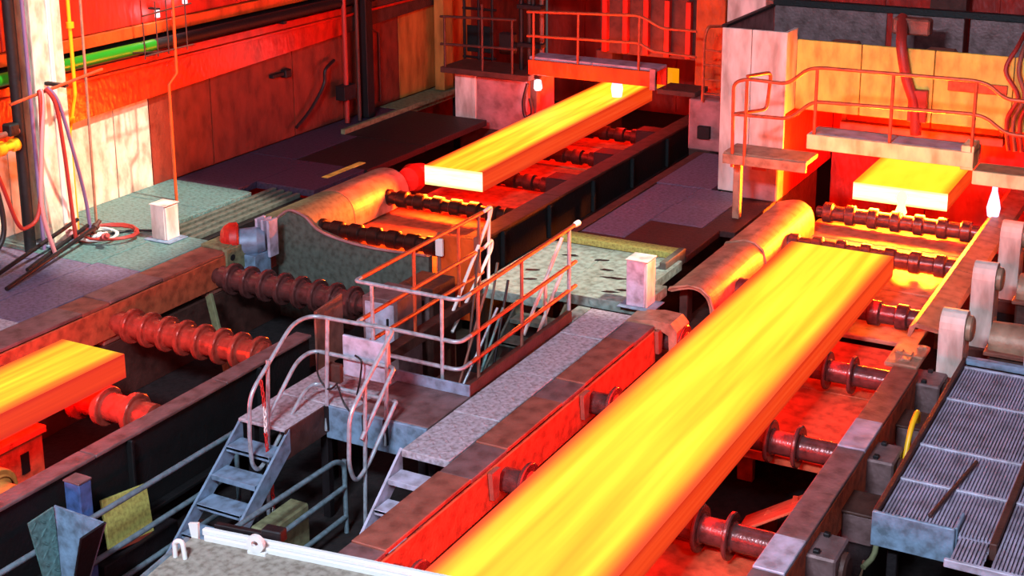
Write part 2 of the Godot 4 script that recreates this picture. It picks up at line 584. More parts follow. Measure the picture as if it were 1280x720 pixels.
# ---------- the hall ----------
func build_shell() -> void:
	struct(bx("floor", V(-17.4, -1.75, -33.4), V(10.4, -1.45, 8.4), M.floor, null, 0.0))
	var c := MB.new()   # roof with the skylight opening
	c.box(V(-17.4, 14.0, -33.4), V(-11.2, 14.3, 8.4), 0.0)
	c.box(V(2.3, 14.0, -33.4), V(10.4, 14.3, 8.4), 0.0)
	c.box(V(-11.2, 14.0, -33.4), V(2.3, 14.3, -18.1), 0.0)
	c.box(V(-11.2, 14.0, -13.6), V(2.3, 14.3, 8.4), 0.0)
	c.box(V(-4.65, 14.0, -18.1), V(-0.3, 14.3, -13.6), 0.0)
	c.box(V(-0.3, 14.0, -15.7), V(2.3, 14.3, -13.6), 0.0)
	struct(obj("ceiling", c, M.roof))
	struct(bx("wall_right", V(10.0, -1.45, -33.4), V(10.4, 14.0, 8.4), M.redpanel, null, 0.0))
	struct(bx("wall_front", V(-17.0, -1.45, 8.0), V(10.0, 14.0, 8.4), M.dark, null, 0.0))
	var wb := struct(bx("wall_back", V(-17.0, -1.45, -33.4), V(10.0, 14.0, -33.0), M.red, null, 0.0))
	for i in 9:
		bx("wall_rib", V(-16.0 + i * 2.6, -1.4, -33.0), V(-15.9 + i * 2.6, 13.9, -32.94), M.red, wb)
	var wl := struct(bx("wall_left", V(-17.4, -1.45, -33.0), V(-17.06, 14.0, 8.0), M.redpanel, null, 0.0))
	# lower panels, then the red girder face, the dark slot and the upper sheets
	var zs := [-9.0, -12.6, -14.9, -17.16, -18.0, -19.6, -22.04, -23.7, -25.84, -29.0, -32.9]
	var ms := [M.cream, M.cream, M.cream, M.cream, M.redpanel, M.redpanel, M.redpanel, M.redpanel, M.ochre, M.redpanel, M.redpanel]  # cream panels paint the sun patch on the wall, red beyond its edge
	for i in 10:
		var za: float = zs[i]
		var zb: float = zs[i + 1]
		var b := MB.new()
		b.prism([Vector2(za - 0.012, 0.0), Vector2(zb + 0.012, 0.0), Vector2(zb + 0.012, ledge(zb)), Vector2(za - 0.012, ledge(za))], V(-17.06, 0, 0), Vector3.BACK, Vector3.UP, V(0.06, 0, 0))
		obj("wall_panel", b, ms[i], wl)
	for i in 10:
		var za: float = zs[i]
		var zb: float = zs[i + 1]
		var g := MB.new()
		g.prism([Vector2(za, ledge(za)), Vector2(zb, ledge(zb)), Vector2(zb, 2.33), Vector2(za, 2.33)], V(-17.06, 0, 0), Vector3.BACK, Vector3.UP, V(0.16, 0, 0))
		obj("girder_face", g, M.redgloss if i < 7 else M.brown, wl)
	bx("girder_lip", V(-16.9, 2.14, -32.0), V(-16.86, 2.19, -9.0), M.redgloss, wl)
	bx("slot_back", V(-17.06, 2.33, -32.9), V(-17.04, 2.64, -9.0), M.black, wl)
	bx("upper_ledge", V(-17.06, 2.64, -32.9), V(-16.94, 2.84, -9.0), M.orange, wl)
	for i in 8:
		bx("upper_sheet", V(-17.06, 2.85, -9.0 - i * 3.0 - 2.98), V(-17.0, 6.0, -9.0 - i * 3.0), M.red, wl)

func ledge(z: float) -> float:
	return 1.52 + (-16.3 - z) * 0.037


# ---------- hot steel ----------
func build_slabs() -> void:
	var yb := -0.05
	var top := hot(Color(1.0, 0.74, 0.024), Color(0.85, 0.07, 0.006), 1.15, 0.17, 21, 0.30, 0.35)
	var side := hot(Color(0.95, 0.065, 0.008), Color(0.75, 0.035, 0.005), 0.95, 0.3, 22, 0.3)
	var endm := hot(Color(1.0, 0.45, 0.02), Color(0.95, 0.15, 0.01), 1.0, 0.2, 23, 0.2)
	var white := hot(Color(1.0, 0.95, 0.62), Color(1.0, 0.8, 0.25), 1.6, 0.2, 24, 0.1)
	var warm := Color(1.0, 0.20, 0.02)
	slab("wide yellow-hot slab filling the foreground of the right roller table", -5.95, -4.43, -6.0, -19.4, yb, 0.25, [top, side, endm])
	slab_lights(-5.95, -4.43, -6.0, -19.4, yb, 0.25, 32.0, 13.0, Color(1.0, 0.30, 0.032))
	slab("short slab with blinding white-hot cut end under the right bridge", -6.0, -4.42, -22.95, -25.2, yb, 0.25, [hot(Color(1.0, 0.82, 0.03), Color(1.0, 0.3, 0.01), 1.2, 0.12, 31, 0.08), side, white])
	slab_lights(-6.0, -4.42, -22.95, -25.2, yb, 0.25, 60.0, 20.0, warm)
	lamp_area("cut_end_light", V(-5.2, 0.1, -22.93), Vector3.BACK, Vector2(1.5, 0.3), Color(1.0, 0.42, 0.05), 220.0)
	var fs := slab("yellow-hot slab with a cream-white cut end on the far left roller table", -13.06, -11.91, -20.4, -28.4, yb, 0.3, [top, side, white])
	fs.rotation_degrees.y = 1.8
	slab_lights(-13.2, -11.77, -20.2, -28.4, yb, 0.3, 19.0, 14.0, warm)
	lamp_area("cut_end_light", V(-12.36, 0.1, -20.36), Vector3.BACK, Vector2(1.1, 0.3), Color(1.0, 0.36, 0.05), 60.0)
	var side2 := hot(Color(0.95, 0.045, 0.004), Color(0.8, 0.02, 0.003), 0.9, 0.3, 27, 0.2)
	slab("orange-hot slab cut off by the left edge of the picture", -12.65, -11.65, -5.0, -11.65, yb, 0.25, [hot(Color(1.0, 0.62, 0.015), Color(0.95, 0.12, 0.006), 1.1, 0.25, 26, 0.35), side2, side2])
	slab_lights(-12.65, -11.65, -5.0, -11.65, yb, 0.25, 20.0, 17.0, warm, 0.7)
	# glowing run of liquid slag under the white cut end
	var d := MB.new()
	d.lathe(V(-5.15, -0.22, -22.86), Vector3.UP, [Vector2(0, 0), Vector2(0.02, 0.06), Vector2(0.08, 0.10), Vector2(0.2, 0.06), Vector2(0.34, 0.1), Vector2(0.42, 0.07), Vector2(0.46, 0.0)], 14)
	var dr := obj("molten_drip", d, glow(Color(1.0, 0.9, 0.6), 2.5))
	tag(dr, "white-hot molten drip at the middle of the cut slab end", "molten steel")
	var dl := OmniLight3D.new()
	dl.name = "drip_light"
	dl.light_color = Color(1.0, 0.7, 0.25)
	dl.light_energy = 2.0
	dl.omni_range = 40.0
	dl.omni_attenuation = 2.0
	dl.light_size = 0.08
	dl.shadow_enabled = true
	dl.position = V(-5.15, 0.0, -22.86)
	add_child(dl)
	# white burner flames
	for f in [[V(-3.66, 0.02, -22.8), 0.56, 0.11, "slim white flame standing on the right side cover"], [V(-12.25, 0.3, -27.0), 0.7, 0.13, "white burner flame on the far left slab"]]:
		var p: Vector3 = f[0]
		var h: float = f[1]
		var r: float = f[2]
		var fb := MB.new()
		fb.lathe(p, Vector3.UP, [Vector2(0, 0), Vector2(0.0, r * 0.8), Vector2(h * 0.25, r), Vector2(h * 0.5, r * 0.75), Vector2(h * 0.75, r * 0.42), Vector2(h * 0.95, r * 0.36), Vector2(h, 0)], 14)
		tag(obj("burner_flame", fb, glow(Color(0.95, 0.85, 1.0), 1.6)), f[3], "flame", "white burner flames")
		var o := OmniLight3D.new()
		o.name = "flame_light"
		o.light_color = Color(0.95, 0.8, 0.9)
		o.light_energy = 0.4
		o.omni_range = 30.0
		o.omni_attenuation = 2.0
		o.light_size = 0.05
		o.shadow_enabled = true
		o.position = p + V(0, h * 0.4, 0)
		add_child(o)


# ---------- right strand ----------
func guard(called: String, label: String, x0: float, x1: float, cuts: Array, mats: Array, inner: float, group: String) -> Node3D:
	var zc: float = (cuts[0] + cuts[cuts.size() - 1]) / 2.0
	var g := thing(called, label, "side guard", V((x0 + x1) / 2, -0.08, zc), group)
	for i in cuts.size() - 1:
		var lift: float = 0.012 if i % 2 == 1 else 0.0
		bx("cover_plate", V(x0, -0.05 + lift, cuts[i + 1] + 0.004), V(x1, lift, cuts[i] - 0.004), mats[i % mats.size()], g)
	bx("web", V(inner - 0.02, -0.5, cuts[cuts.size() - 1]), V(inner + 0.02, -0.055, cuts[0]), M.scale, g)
	return g

func build_right_strand() -> void:
	var zr := [-9.75, -11.9, -14.05, -16.25]
	var names := ["nearest the service platform, mostly under the wide slab", "beside the tilted deflector plate", "third back along the right guard rail", "beside the far end of the right guard rail"]
	for i in 4:
		var xs := []
		for k in 8:
			xs.append(-4.12 - k * 0.32)
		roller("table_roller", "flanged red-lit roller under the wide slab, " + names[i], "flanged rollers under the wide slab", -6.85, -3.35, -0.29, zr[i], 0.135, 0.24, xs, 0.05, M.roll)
		var h := thing("roller_bearing", "boxy bearing block outside the right guard rail, " + ["nearest of the row", "by the deflector plate", "under the yellow cable knot", "by the mottled rail end"][i], "bearing", V(-3.22, -0.62, zr[i]), "bearing blocks outside the right guard rail")
		var bb := bx("bearing_body", V(-3.42, -0.62, zr[i] - 0.24), V(-3.02, -0.14, zr[i] + 0.24), M.rustplate, h, 0.02)
		bx("bearing_foot", V(-3.46, -0.62, zr[i] - 0.34), V(-2.98, -0.52, zr[i] + 0.34), M.dark, h)
		var cp := MB.new()
		cp.lathe(V(-3.02, -0.34, zr[i]), Vector3.RIGHT, [Vector2(0, 0.16), Vector2(0.05, 0.16), Vector2(0.07, 0.12), Vector2(0.07, 0)], 20)
		obj("end_cap", cp, M.brown, h)
		for s in [-1, 1]:
			bx("bolt", V(-3.25, -0.14, zr[i] + s * 0.17 - 0.03), V(-3.19, -0.1, zr[i] + s * 0.17 + 0.03), M.dark, bb)
	# bed beams that carry the bearings
	tag(bx("bed_girder", V(-3.5, -1.45, -16.4), V(-2.96, -0.62, -9.0), M.dark), "dark bed beam carrying the bearing blocks along the right table", "girder", "bed beams of the roller tables")
	tag(bx("bed_girder", V(-6.98, -1.45, -22.5), V(-6.69, -0.62, -9.0), M.brown), "bed beam below the left guard of the right table", "girder", "bed beams of the roller tables")
	# left guard of the right table, with hangers at the rollers
	var g := guard("side_guard", "long rusty side guard of stepped plates between walkway and wide slab", -7.05, -6.66, [-8.9, -9.7, -11.25, -12.0, -13.3, -13.88, -15.3, -15.95], [M.rustplate, M.rust], -6.66, "guards along the right table")
	for z in zr.slice(1):
		var hb := MB.new()
		hb.prism([Vector2(-0.09, 0), Vector2(0.09, 0), Vector2(0.05, -0.32), Vector2(-0.05, -0.32)], V(-6.63, -0.05, z + 0.28), Vector3.BACK, Vector3.UP, V(0.05, 0, 0))
		obj("hanger", hb, M.rust, g)
	# rusty bracket that ends the guard
	var eb := thing("guard_bracket", "pale rusty bracket at the far end of the left side guard", "bracket", V(-6.8, -0.6, -16.1))
	var e := MB.new()
	e.prism([Vector2(-7.08, 0.0), Vector2(-6.7, 0.06), Vector2(-6.45, 0.05), Vector2(-6.36, -0.05), Vector2(-6.36, -0.45), Vector2(-6.46, -0.45), Vector2(-6.48, -0.12), Vector2(-6.6, -0.06), Vector2(-7.08, -0.1)], V(0, 0, -16.4), Vector3.RIGHT, Vector3.UP, V(0, 0, 0.42))
	obj("bent_plate", e, M.cover, eb)
	bx("foot_plate", V(-7.05, -0.62, -16.3), V(-6.8, -0.1, -16.05), M.brown, eb)
	# right guard rail
	var gr := guard("side_guard", "flat guard rail of overlapping plates along the right of the wide slab", -3.6, -3.3, [-9.0, -11.0, -11.65, -13.7, -14.45, -16.1], [M.rustplate, M.panel, M.rustplate, M.lav, M.rust], -3.32, "guards along the right table")
	var rough := MB.new()
	rough.box(V(-3.72, -0.04, -16.85), V(-3.32, 0.02, -16.12), 0.015)
	for i in 9:
		var p := V(-3.68 + rng.randf() * 0.3, 0.0, -16.8 + rng.randf() * 0.62)
		rough.box(p, p + V(0.06 + rng.randf() * 0.06, 0.03 + rng.randf() * 0.025, 0.06 + rng.randf() * 0.08), 0.012)
	obj("crusted_end", rough, M.cover, gr)
	for z in [-10.0, -12.9, -15.2]:
		bx("support", V(-3.56, -0.62, z - 0.08), V(-3.36, -0.05, z + 0.08), M.dark, gr)
	# aprons between the rollers
	var ap := [[-14.2, -16.2], [-16.21, -17.9], [-9.95, -12.05]]
	var apn := ["between the third and fourth flanged rollers", "behind the far flanged roller", "below the near part of the wide slab"]
	for i in 3:
		var a := thing("scale_apron", "red-lit scale apron plate " + apn[i], "apron plate", V(-5.1, -0.62, ap[i][0]), "apron plates between the rollers")
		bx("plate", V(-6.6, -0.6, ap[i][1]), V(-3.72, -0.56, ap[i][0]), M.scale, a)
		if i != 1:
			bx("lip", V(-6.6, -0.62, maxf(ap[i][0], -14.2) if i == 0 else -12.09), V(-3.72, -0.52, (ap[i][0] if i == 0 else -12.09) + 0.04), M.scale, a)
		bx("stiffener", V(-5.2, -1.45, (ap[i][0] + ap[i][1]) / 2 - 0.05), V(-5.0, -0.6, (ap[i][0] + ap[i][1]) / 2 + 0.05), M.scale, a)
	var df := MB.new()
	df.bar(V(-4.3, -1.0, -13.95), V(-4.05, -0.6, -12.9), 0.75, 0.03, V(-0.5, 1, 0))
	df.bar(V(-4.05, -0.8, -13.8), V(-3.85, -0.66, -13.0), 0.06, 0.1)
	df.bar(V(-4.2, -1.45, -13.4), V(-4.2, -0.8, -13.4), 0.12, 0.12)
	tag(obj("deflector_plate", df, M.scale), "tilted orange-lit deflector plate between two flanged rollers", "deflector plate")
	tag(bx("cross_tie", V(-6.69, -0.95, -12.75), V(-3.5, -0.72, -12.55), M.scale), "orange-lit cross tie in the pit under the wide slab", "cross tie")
	# collared rollers further back under the white-hot end
	for q in [[-18.35, "nearest behind the wide slab"], [-20.7, "midway to the white-hot slab end"], [-22.6, "right below the white-hot slab end"]]:
		var xs := []
		for k in 7:
			xs.append(-6.3 + k * 0.38)
		roller("collared_roller", "slim orange-lit collared roller " + q[1], "collared rollers behind the wide slab", -6.5, -3.6, -0.24, q[0], 0.13, 0.175, xs, 0.16, M.roll)
	var fa := thing("scale_apron", "yellow-lit apron floor below the collared rollers", "apron plate", V(-5.1, -0.6, -20.5), "apron plates between the rollers")
	for i in 5:
		bx("plate", V(-6.55, -0.52, -18.9 - i * 1.0), V(-3.72, -0.46, -17.95 - i * 1.0), M.cover, fa)
	for x in [-6.3, -5.1, -3.9]:
		bx("leg", V(x - 0.08, -1.45, -20.6), V(x + 0.08, -0.52, -20.4), M.scale, fa)
	# rounded covers on the left of the table
	var prof := [Vector2(-7.02, -0.02), Vector2(-7.0, 0.02), Vector2(-6.72, 0.10), Vector2(-6.55, 0.08), Vector2(-6.42, -0.02), Vector2(-6.36, -0.2), Vector2(-6.36, -0.45), Vector2(-6.40, -0.45), Vector2(-6.41, -0.2), Vector2(-6.46, -0.05), Vector2(-6.57, 0.04), Vector2(-6.72, 0.06), Vector2(-6.98, -0.03)]
	for q in [[-17.3, -19.5, "nearer of the two rounded rusty covers beside the wide slab's end"], [-19.53, -22.0, "farther rounded cover, orange-lit, reaching the right bridge"]]:
		var cv := thing("rounded_cover", q[2], "cover", V(-6.7, -0.62, (q[0] + q[1]) / 2), "rounded covers of the right table")
		var cb := MB.new()
		cb.prism(rounded(prof), V(0, 0, q[1]), Vector3.RIGHT, Vector3.UP, V(0, 0, q[0] - q[1]))
		var hd := obj("hood", cb, M.cover, cv)
		var rim := MB.new()
		var line := []
		for k in range(0, 7):
			var pp: Vector2 = prof[k]
			line.append(V(pp.x, pp.y + 0.005, q[0]))
		rim.tube(line, 0.022, 8)
		obj("rim", rim, M.cover, hd)
		bx("support", V(-6.98, -0.62, q[0] - 0.5), V(-6.86, -0.03, q[0] - 0.3), M.brown, cv)
		bx("support", V(-6.98, -0.62, q[1] + 0.3), V(-6.86, -0.03, q[1] + 0.5), M.brown, cv)
	# curved strip cover on the right of the table
	var rp := [Vector2(-3.76, -0.16), Vector2(-3.74, -0.02), Vector2(-3.66, 0.04), Vector2(-3.5, 0.02), Vector2(-3.34, 0.0), Vector2(-3.3, -0.05), Vector2(-3.35, -0.06), Vector2(-3.66, -0.02), Vector2(-3.72, -0.16)]
	var sc := thing("strip_cover", "long orange-lit strip cover in three lengths right of the table", "cover", V(-3.5, -0.62, -21.0))
	for q in [[-17.5, -19.85], [-19.87, -22.2], [-22.22, -25.4]]:
		var sb := MB.new()
		sb.prism(rp, V(0, 0, q[1]), Vector3.RIGHT, Vector3.UP, V(0, 0, q[0] - q[1]))
		obj("cover_length", sb, M.cover, sc)
		bx("support", V(-3.5, -0.62, q[0] - 0.9), V(-3.38, -0.03, q[0] - 0.7), M.dark, sc)


# a closed profile with rounded corners
func rounded(poly: Array, k := 4) -> Array:
	var out: Array = []
	var n := poly.size()
	for i in n:
		var p0: Vector2 = poly[(i - 1 + n) % n]
		var p: Vector2 = poly[i]
		var p1: Vector2 = poly[(i + 1) % n]
		if p0.distance_to(p) < 0.09 or p1.distance_to(p) < 0.09:
			out.append(p)
			continue
		var a := p.lerp(p0, 0.42)
		var b := p.lerp(p1, 0.42)
		for j in k + 1:
			var w := float(j) / k
			out.append(a.lerp(p, w).lerp(p.lerp(b, w), w))
	return out

# ---------- left strand ----------
func build_left_strand() -> void:
	var xs := []
	for k in 8:
		xs.append(-13.2 + k * 0.305)
	for q in [[-13.4, "flanged roller painted with red slab light in front of the left slab's end", M.litroll], [-15.5, "dull brown flanged roller below the red-capped motor", M.roll]]:
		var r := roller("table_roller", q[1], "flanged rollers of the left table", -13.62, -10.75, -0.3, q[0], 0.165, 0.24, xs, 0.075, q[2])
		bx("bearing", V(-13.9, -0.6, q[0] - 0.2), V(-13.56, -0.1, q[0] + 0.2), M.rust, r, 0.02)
	roller("table_roller", "flanged roller half hidden behind the orange-hot left slab", "flanged rollers of the left table", -13.62, -10.75, -0.3, -11.35, 0.165, 0.24, [-12.9, -12.5, -12.1, -11.7, -11.25], 0.1, M.litroll)
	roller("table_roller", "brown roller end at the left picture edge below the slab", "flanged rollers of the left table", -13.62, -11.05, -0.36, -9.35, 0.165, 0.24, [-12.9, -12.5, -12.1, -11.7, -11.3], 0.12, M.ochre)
	tag(bx("bed_girder", V(-13.95, -1.45, -24.0), V(-13.56, -0.6, -8.5), M.brown), "bed beam under the left ends of the left table rollers", "girder", "bed beams of the roller tables")
	tag(bx("bed_girder", V(-10.98, -1.45, -20.0), V(-10.7, -0.62, -8.5), M.black), "black bed beam under the right ends of the left table rollers", "girder", "bed beams of the roller tables")
	guard("side_guard", "red-brown side guard of plates between left walkway and rollers", -14.03, -13.54, [-8.5, -10.6, -12.85, -13.35, -14.4, -15.95], [M.rust, M.rustplate], -13.55, "guards along the left table")
	# long edge beam towards the viewer
	var lb := thing("edge_beam", "long dark edge beam with a lavender-lit top crossing the lower left", "beam", V(-10.5, -1.45, -11.5))
	for q in [[-7.0, -9.9], [-9.91, -12.0], [-12.01, -13.66]]:
		bx("top_flange", V(-10.66, -0.04, q[1]), V(-10.42, 0.0, q[0]), M.rustplate, lb)
	bx("web", V(-10.5, -0.95, -13.66), V(-10.46, -0.04, -7.0), M.black, lb)
	bx("lower_flange", V(-10.6, -1.0, -13.66), V(-10.36, -0.95, -7.0), M.black, lb)
	for z in [-8.2, -10.4, -12.6]:
		bx("stiffener", V(-10.46, -0.95, z - 0.02), V(-10.38, -0.04, z + 0.02), M.black, lb)
		bx("foot", V(-10.6, -1.45, z - 0.1), V(-10.36, -1.0, z + 0.1), M.black, lb)
	var rp := MB.new()
	rp.prism([Vector2(-13.7, -0.5), Vector2(-14.28, -0.5), Vector2(-14.28, 0.36), Vector2(-13.7, 0.3)], V(-10.4, 0, 0), Vector3.BACK, Vector3.UP, V(0.03, 0, 0))
	rp.box(V(-10.42, -1.45, -14.05), V(-10.36, -0.5, -13.95), 0.005)
	tag(obj("splash_plate", rp, M.rust), "upright orange-lit splash plate where the long edge beam ends", "splash plate")
	# bearing stand glowing in the slab's light
	var st := thing("bearing_stand", "orange-lit bearing stand with a dark slot below the left slab", "bearing stand", V(-12.3, -1.45, -10.4))
	bx("upright", V(-12.5, -1.45, -10.72), V(-12.1, -0.42, -10.05), M.scale, st)
	bx("slot", V(-12.1, -0.85, -10.5), V(-12.09, -0.6, -10.38), M.black, st)
	bx("cap", V(-12.54, -0.46, -10.76), V(-12.06, -0.38, -10.0), M.scale, st)
	# motor with red cap
	var mo := thing("drive_motor", "grey drive motor with a round red cap beside the dull roller", "motor", V(-13.6, -0.2, -16.2))
	var mc := MB.new()
	mc.lathe(V(-13.88, 0.06, -16.02), V(0.75, 0.0, -0.6), [Vector2(0, 0), Vector2(0.02, 0.13), Vector2(0.07, 0.2), Vector2(0.15, 0.245), Vector2(0.26, 0.25), Vector2(0.29, 0.21), Vector2(0.29, 0)], 24)
	obj("red_cap", mc, M.capred, mo)
	var mb := MB.new()
	mb.lathe(V(-13.68, 0.0, -16.18), V(0.75, 0.0, -0.6), [Vector2(0, 0), Vector2(0.0, 0.2), Vector2(0.3, 0.22), Vector2(0.42, 0.16), Vector2(0.42, 0)], 20)
	obj("motor_body", mb, M.bluegrey, mo)
	bx("motor_foot", V(-13.66, -0.5, -16.5), V(-13.3, -0.16, -16.12), M.bluegrey, mo)
	for k in 3:
		bx("bracket_plate", V(-13.5 + k * 0.11, -0.25, -16.62), V(-13.45 + k * 0.11, 0.34, -16.4), M.panel, mo)
	# bearing plate with a hole at the roller end
	var bp := thing("bearing_plate", "pale olive bearing plate with a hole at the dull roller's end", "bearing plate", V(-13.8, -0.6, -15.7))
	bx("plate_top", V(-14.02, 0.0, -16.45), V(-13.58, 0.05, -15.75), M.olive, bp)
	bx("plate_front", V(-13.58, -0.35, -16.2), V(-13.5, 0.03, -15.72), M.olive, bp)
	var ho := MB.new()
	ho.lathe(V(-13.51, -0.12, -15.85), Vector3.RIGHT, [Vector2(0, 0.05), Vector2(0.016, 0.05), Vector2(0.016, 0.03), Vector2(0.017, 0)], 14)
	obj("hole", ho, M.black, bp)
	# transverse frame
	var tf := thing("transverse_frame", "grey-green transverse frame plate with a wavy top across the left table", "frame", V(-12.1, -1.45, -17.0))
	var tp := MB.new()
	tp.prism([Vector2(-13.6, -1.45), Vector2(-10.75, -1.45), Vector2(-10.75, -0.03), Vector2(-11.7, -0.06), Vector2(-12.3, -0.02), Vector2(-12.75, 0.08), Vector2(-13.0, 0.26), Vector2(-13.3, 0.32), Vector2(-13.6, 0.1)], V(0, 0, -17.1), Vector3.RIGHT, Vector3.UP, V(0, 0, 0.1))
	obj("frame_plate", tp, M.greygreen, tf)
	var tl := MB.new()
	tl.tube(curve([V(-13.6, 0.12, -16.99), V(-13.3, 0.34, -16.99), V(-13.0, 0.28, -16.99), V(-12.75, 0.1, -16.99), V(-12.3, 0.0, -16.99), V(-11.7, -0.04, -16.99), V(-10.8, -0.01, -16.99)], 5), 0.022, 8)
	obj("rim", tl, M.pink, tf)
	# slim collared rollers behind the frame
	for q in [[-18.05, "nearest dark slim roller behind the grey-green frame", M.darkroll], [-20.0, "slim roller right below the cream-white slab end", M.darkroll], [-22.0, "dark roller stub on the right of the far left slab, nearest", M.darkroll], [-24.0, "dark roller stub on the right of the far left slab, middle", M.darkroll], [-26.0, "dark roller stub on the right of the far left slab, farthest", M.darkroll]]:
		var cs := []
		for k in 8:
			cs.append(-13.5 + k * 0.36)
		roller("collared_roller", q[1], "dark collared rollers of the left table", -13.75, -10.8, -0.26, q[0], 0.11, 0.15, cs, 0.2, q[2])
	for q in [[-22.0, "nearest"], [-24.0, "middle"], [-26.0, "farthest"]]:
		var z: float = q[0]
		var rb := thing("roller_bearing", "dark bearing block right of the far left slab, %s of three" % q[1], "bearing", V(-11.0, -0.62, z), "bearing blocks along the far left slab")
		bx("bearing_body", V(-11.28, -0.62, z - 0.22), V(-10.78, -0.06, z + 0.22), M.black, rb, 0.02)
		bx("bearing_foot", V(-11.3, -0.72, z - 0.3), V(-10.7, -0.62, z + 0.3), M.dark, rb)
	var af := thing("scale_apron", "deep red apron floor under the far left slab", "apron plate", V(-12.1, -0.8, -23.0), "apron plates between the rollers")
	for i in 6:
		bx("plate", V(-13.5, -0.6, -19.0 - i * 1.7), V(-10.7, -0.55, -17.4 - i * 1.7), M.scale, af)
	# rounded cover at the left of this table
	var prof := [Vector2(-14.25, -0.08), Vector2(-14.2, 0.0), Vector2(-13.95, 0.08), Vector2(-13.72, 0.08), Vector2(-13.52, -0.02), Vector2(-13.42, -0.2), Vector2(-13.4, -0.5), Vector2(-13.45, -0.5), Vector2(-13.48, -0.2), Vector2(-13.6, -0.05), Vector2(-13.95, 0.03), Vector2(-14.2, -0.06)]
	var cv := thing("rounded_cover", "rounded cover left of the slim rollers, its end lit orange", "cover", V(-13.8, -0.6, -18.9))
	for q in [[-17.3, -18.9, M.olive], [-18.92, -20.6, M.cover]]:
		var cb := MB.new()
		cb.prism(rounded(prof), V(0, 0, q[1]), Vector3.RIGHT, Vector3.UP, V(0, 0, q[0] - q[1]))
		obj("hood", cb, q[2], cv)
		bx("support", V(-14.1, -0.6, q[0] - 0.5), V(-13.95, -0.02, q[0] - 0.3), M.brown, cv)
	var rc := MB.new()
	rc.lathe(V(-13.45, -0.1, -20.85), V(0, 0, 1), [Vector2(-0.25, 0), Vector2(-0.25, 0.2), Vector2(0.05, 0.26), Vector2(0.2, 0.22), Vector2(0.24, 0)], 20)
	obj("red_end", rc, M.capred, cv)
	# black girder on the right of the far part
	var bg := thing("table_girder", "black table girder receding along the right of the far left slab", "girder", V(-10.5, -1.45, -22.0))
	for q in [[-17.3, -20.6], [-20.61, -24.0], [-24.01, -27.6]]:
		bx("top_flange", V(-10.72, -0.03, q[1]), V(-10.38, 0.02, q[0]), M.brown, bg)
	bx("web", V(-10.46, -0.62, -27.6), V(-10.4, -0.03, -17.3), M.black, bg)
	bx("lower_flange", V(-10.72, -0.7, -27.6), V(-10.36, -0.62, -17.3), M.black, bg)
	for z in [-18.6, -20.2, -21.9, -23.6, -25.3]:
		bx("stiffener", V(-10.4, -0.6, z - 0.03), V(-10.33, -0.03, z + 0.03), M.black, bg)
	for z in [-18.0, -22.5, -27.0]:
		bx("foot", V(-10.7, -1.45, z - 0.15), V(-10.4, -0.7, z + 0.15), M.black, bg)
	# olive strap leaning between the two near rollers
	var ol := MB.new()
	ol.bar(V(-13.3, -0.42, -15.05), V(-12.55, -1.3, -14.5), 0.13, 0.05, V(0, 0, 1))
	tag(obj("tie_strap", ol, M.olive), "olive strap slanting down between the two flanged rollers", "strap")
	# grooved channel along the left deck edge
	var gc := thing("floor_channel", "grey-green grooved floor channel beside the teal deck edge", "channel", V(-14.85, -0.2, -17.3))
	for k in 4:
		bx("groove_bar", V(-15.2 + k * 0.17, -0.16, -19.0), V(-15.11 + k * 0.17, -0.05 - 0.01 * k, -16.1), M.greygreen, gc)
	bx("channel_bed", V(-15.24, -1.45, -19.0), V(-14.5, -0.16, -16.1), M.dark, gc)


# ---------- decks ----------
func deck(called: String, label: String, plates: Array, y: float, thick: float, group := "") -> Node3D:
	var lo := V(1e9, 0, 1e9)
	var hi := V(-1e9, 0, -1e9)
	for p in plates:
		lo = V(minf(lo.x, p[0]), 0, minf(lo.z, p[2]))
		hi = V(maxf(hi.x, p[1]), 0, maxf(hi.z, p[3]))
	var d := thing(called, label, "walkway", V((lo.x + hi.x) / 2, y - thick, (lo.z + hi.z) / 2), group)
	var k := 0
	for p in plates:
		k += 1
		var o: float = 0.003 * (k % 3)
		bx("deck_plate", V(p[0] + 0.006, y - thick, p[2] + 0.006), V(p[1] - 0.006, y + o, p[3] - 0.006), p[4], d, 0.006)
	return d

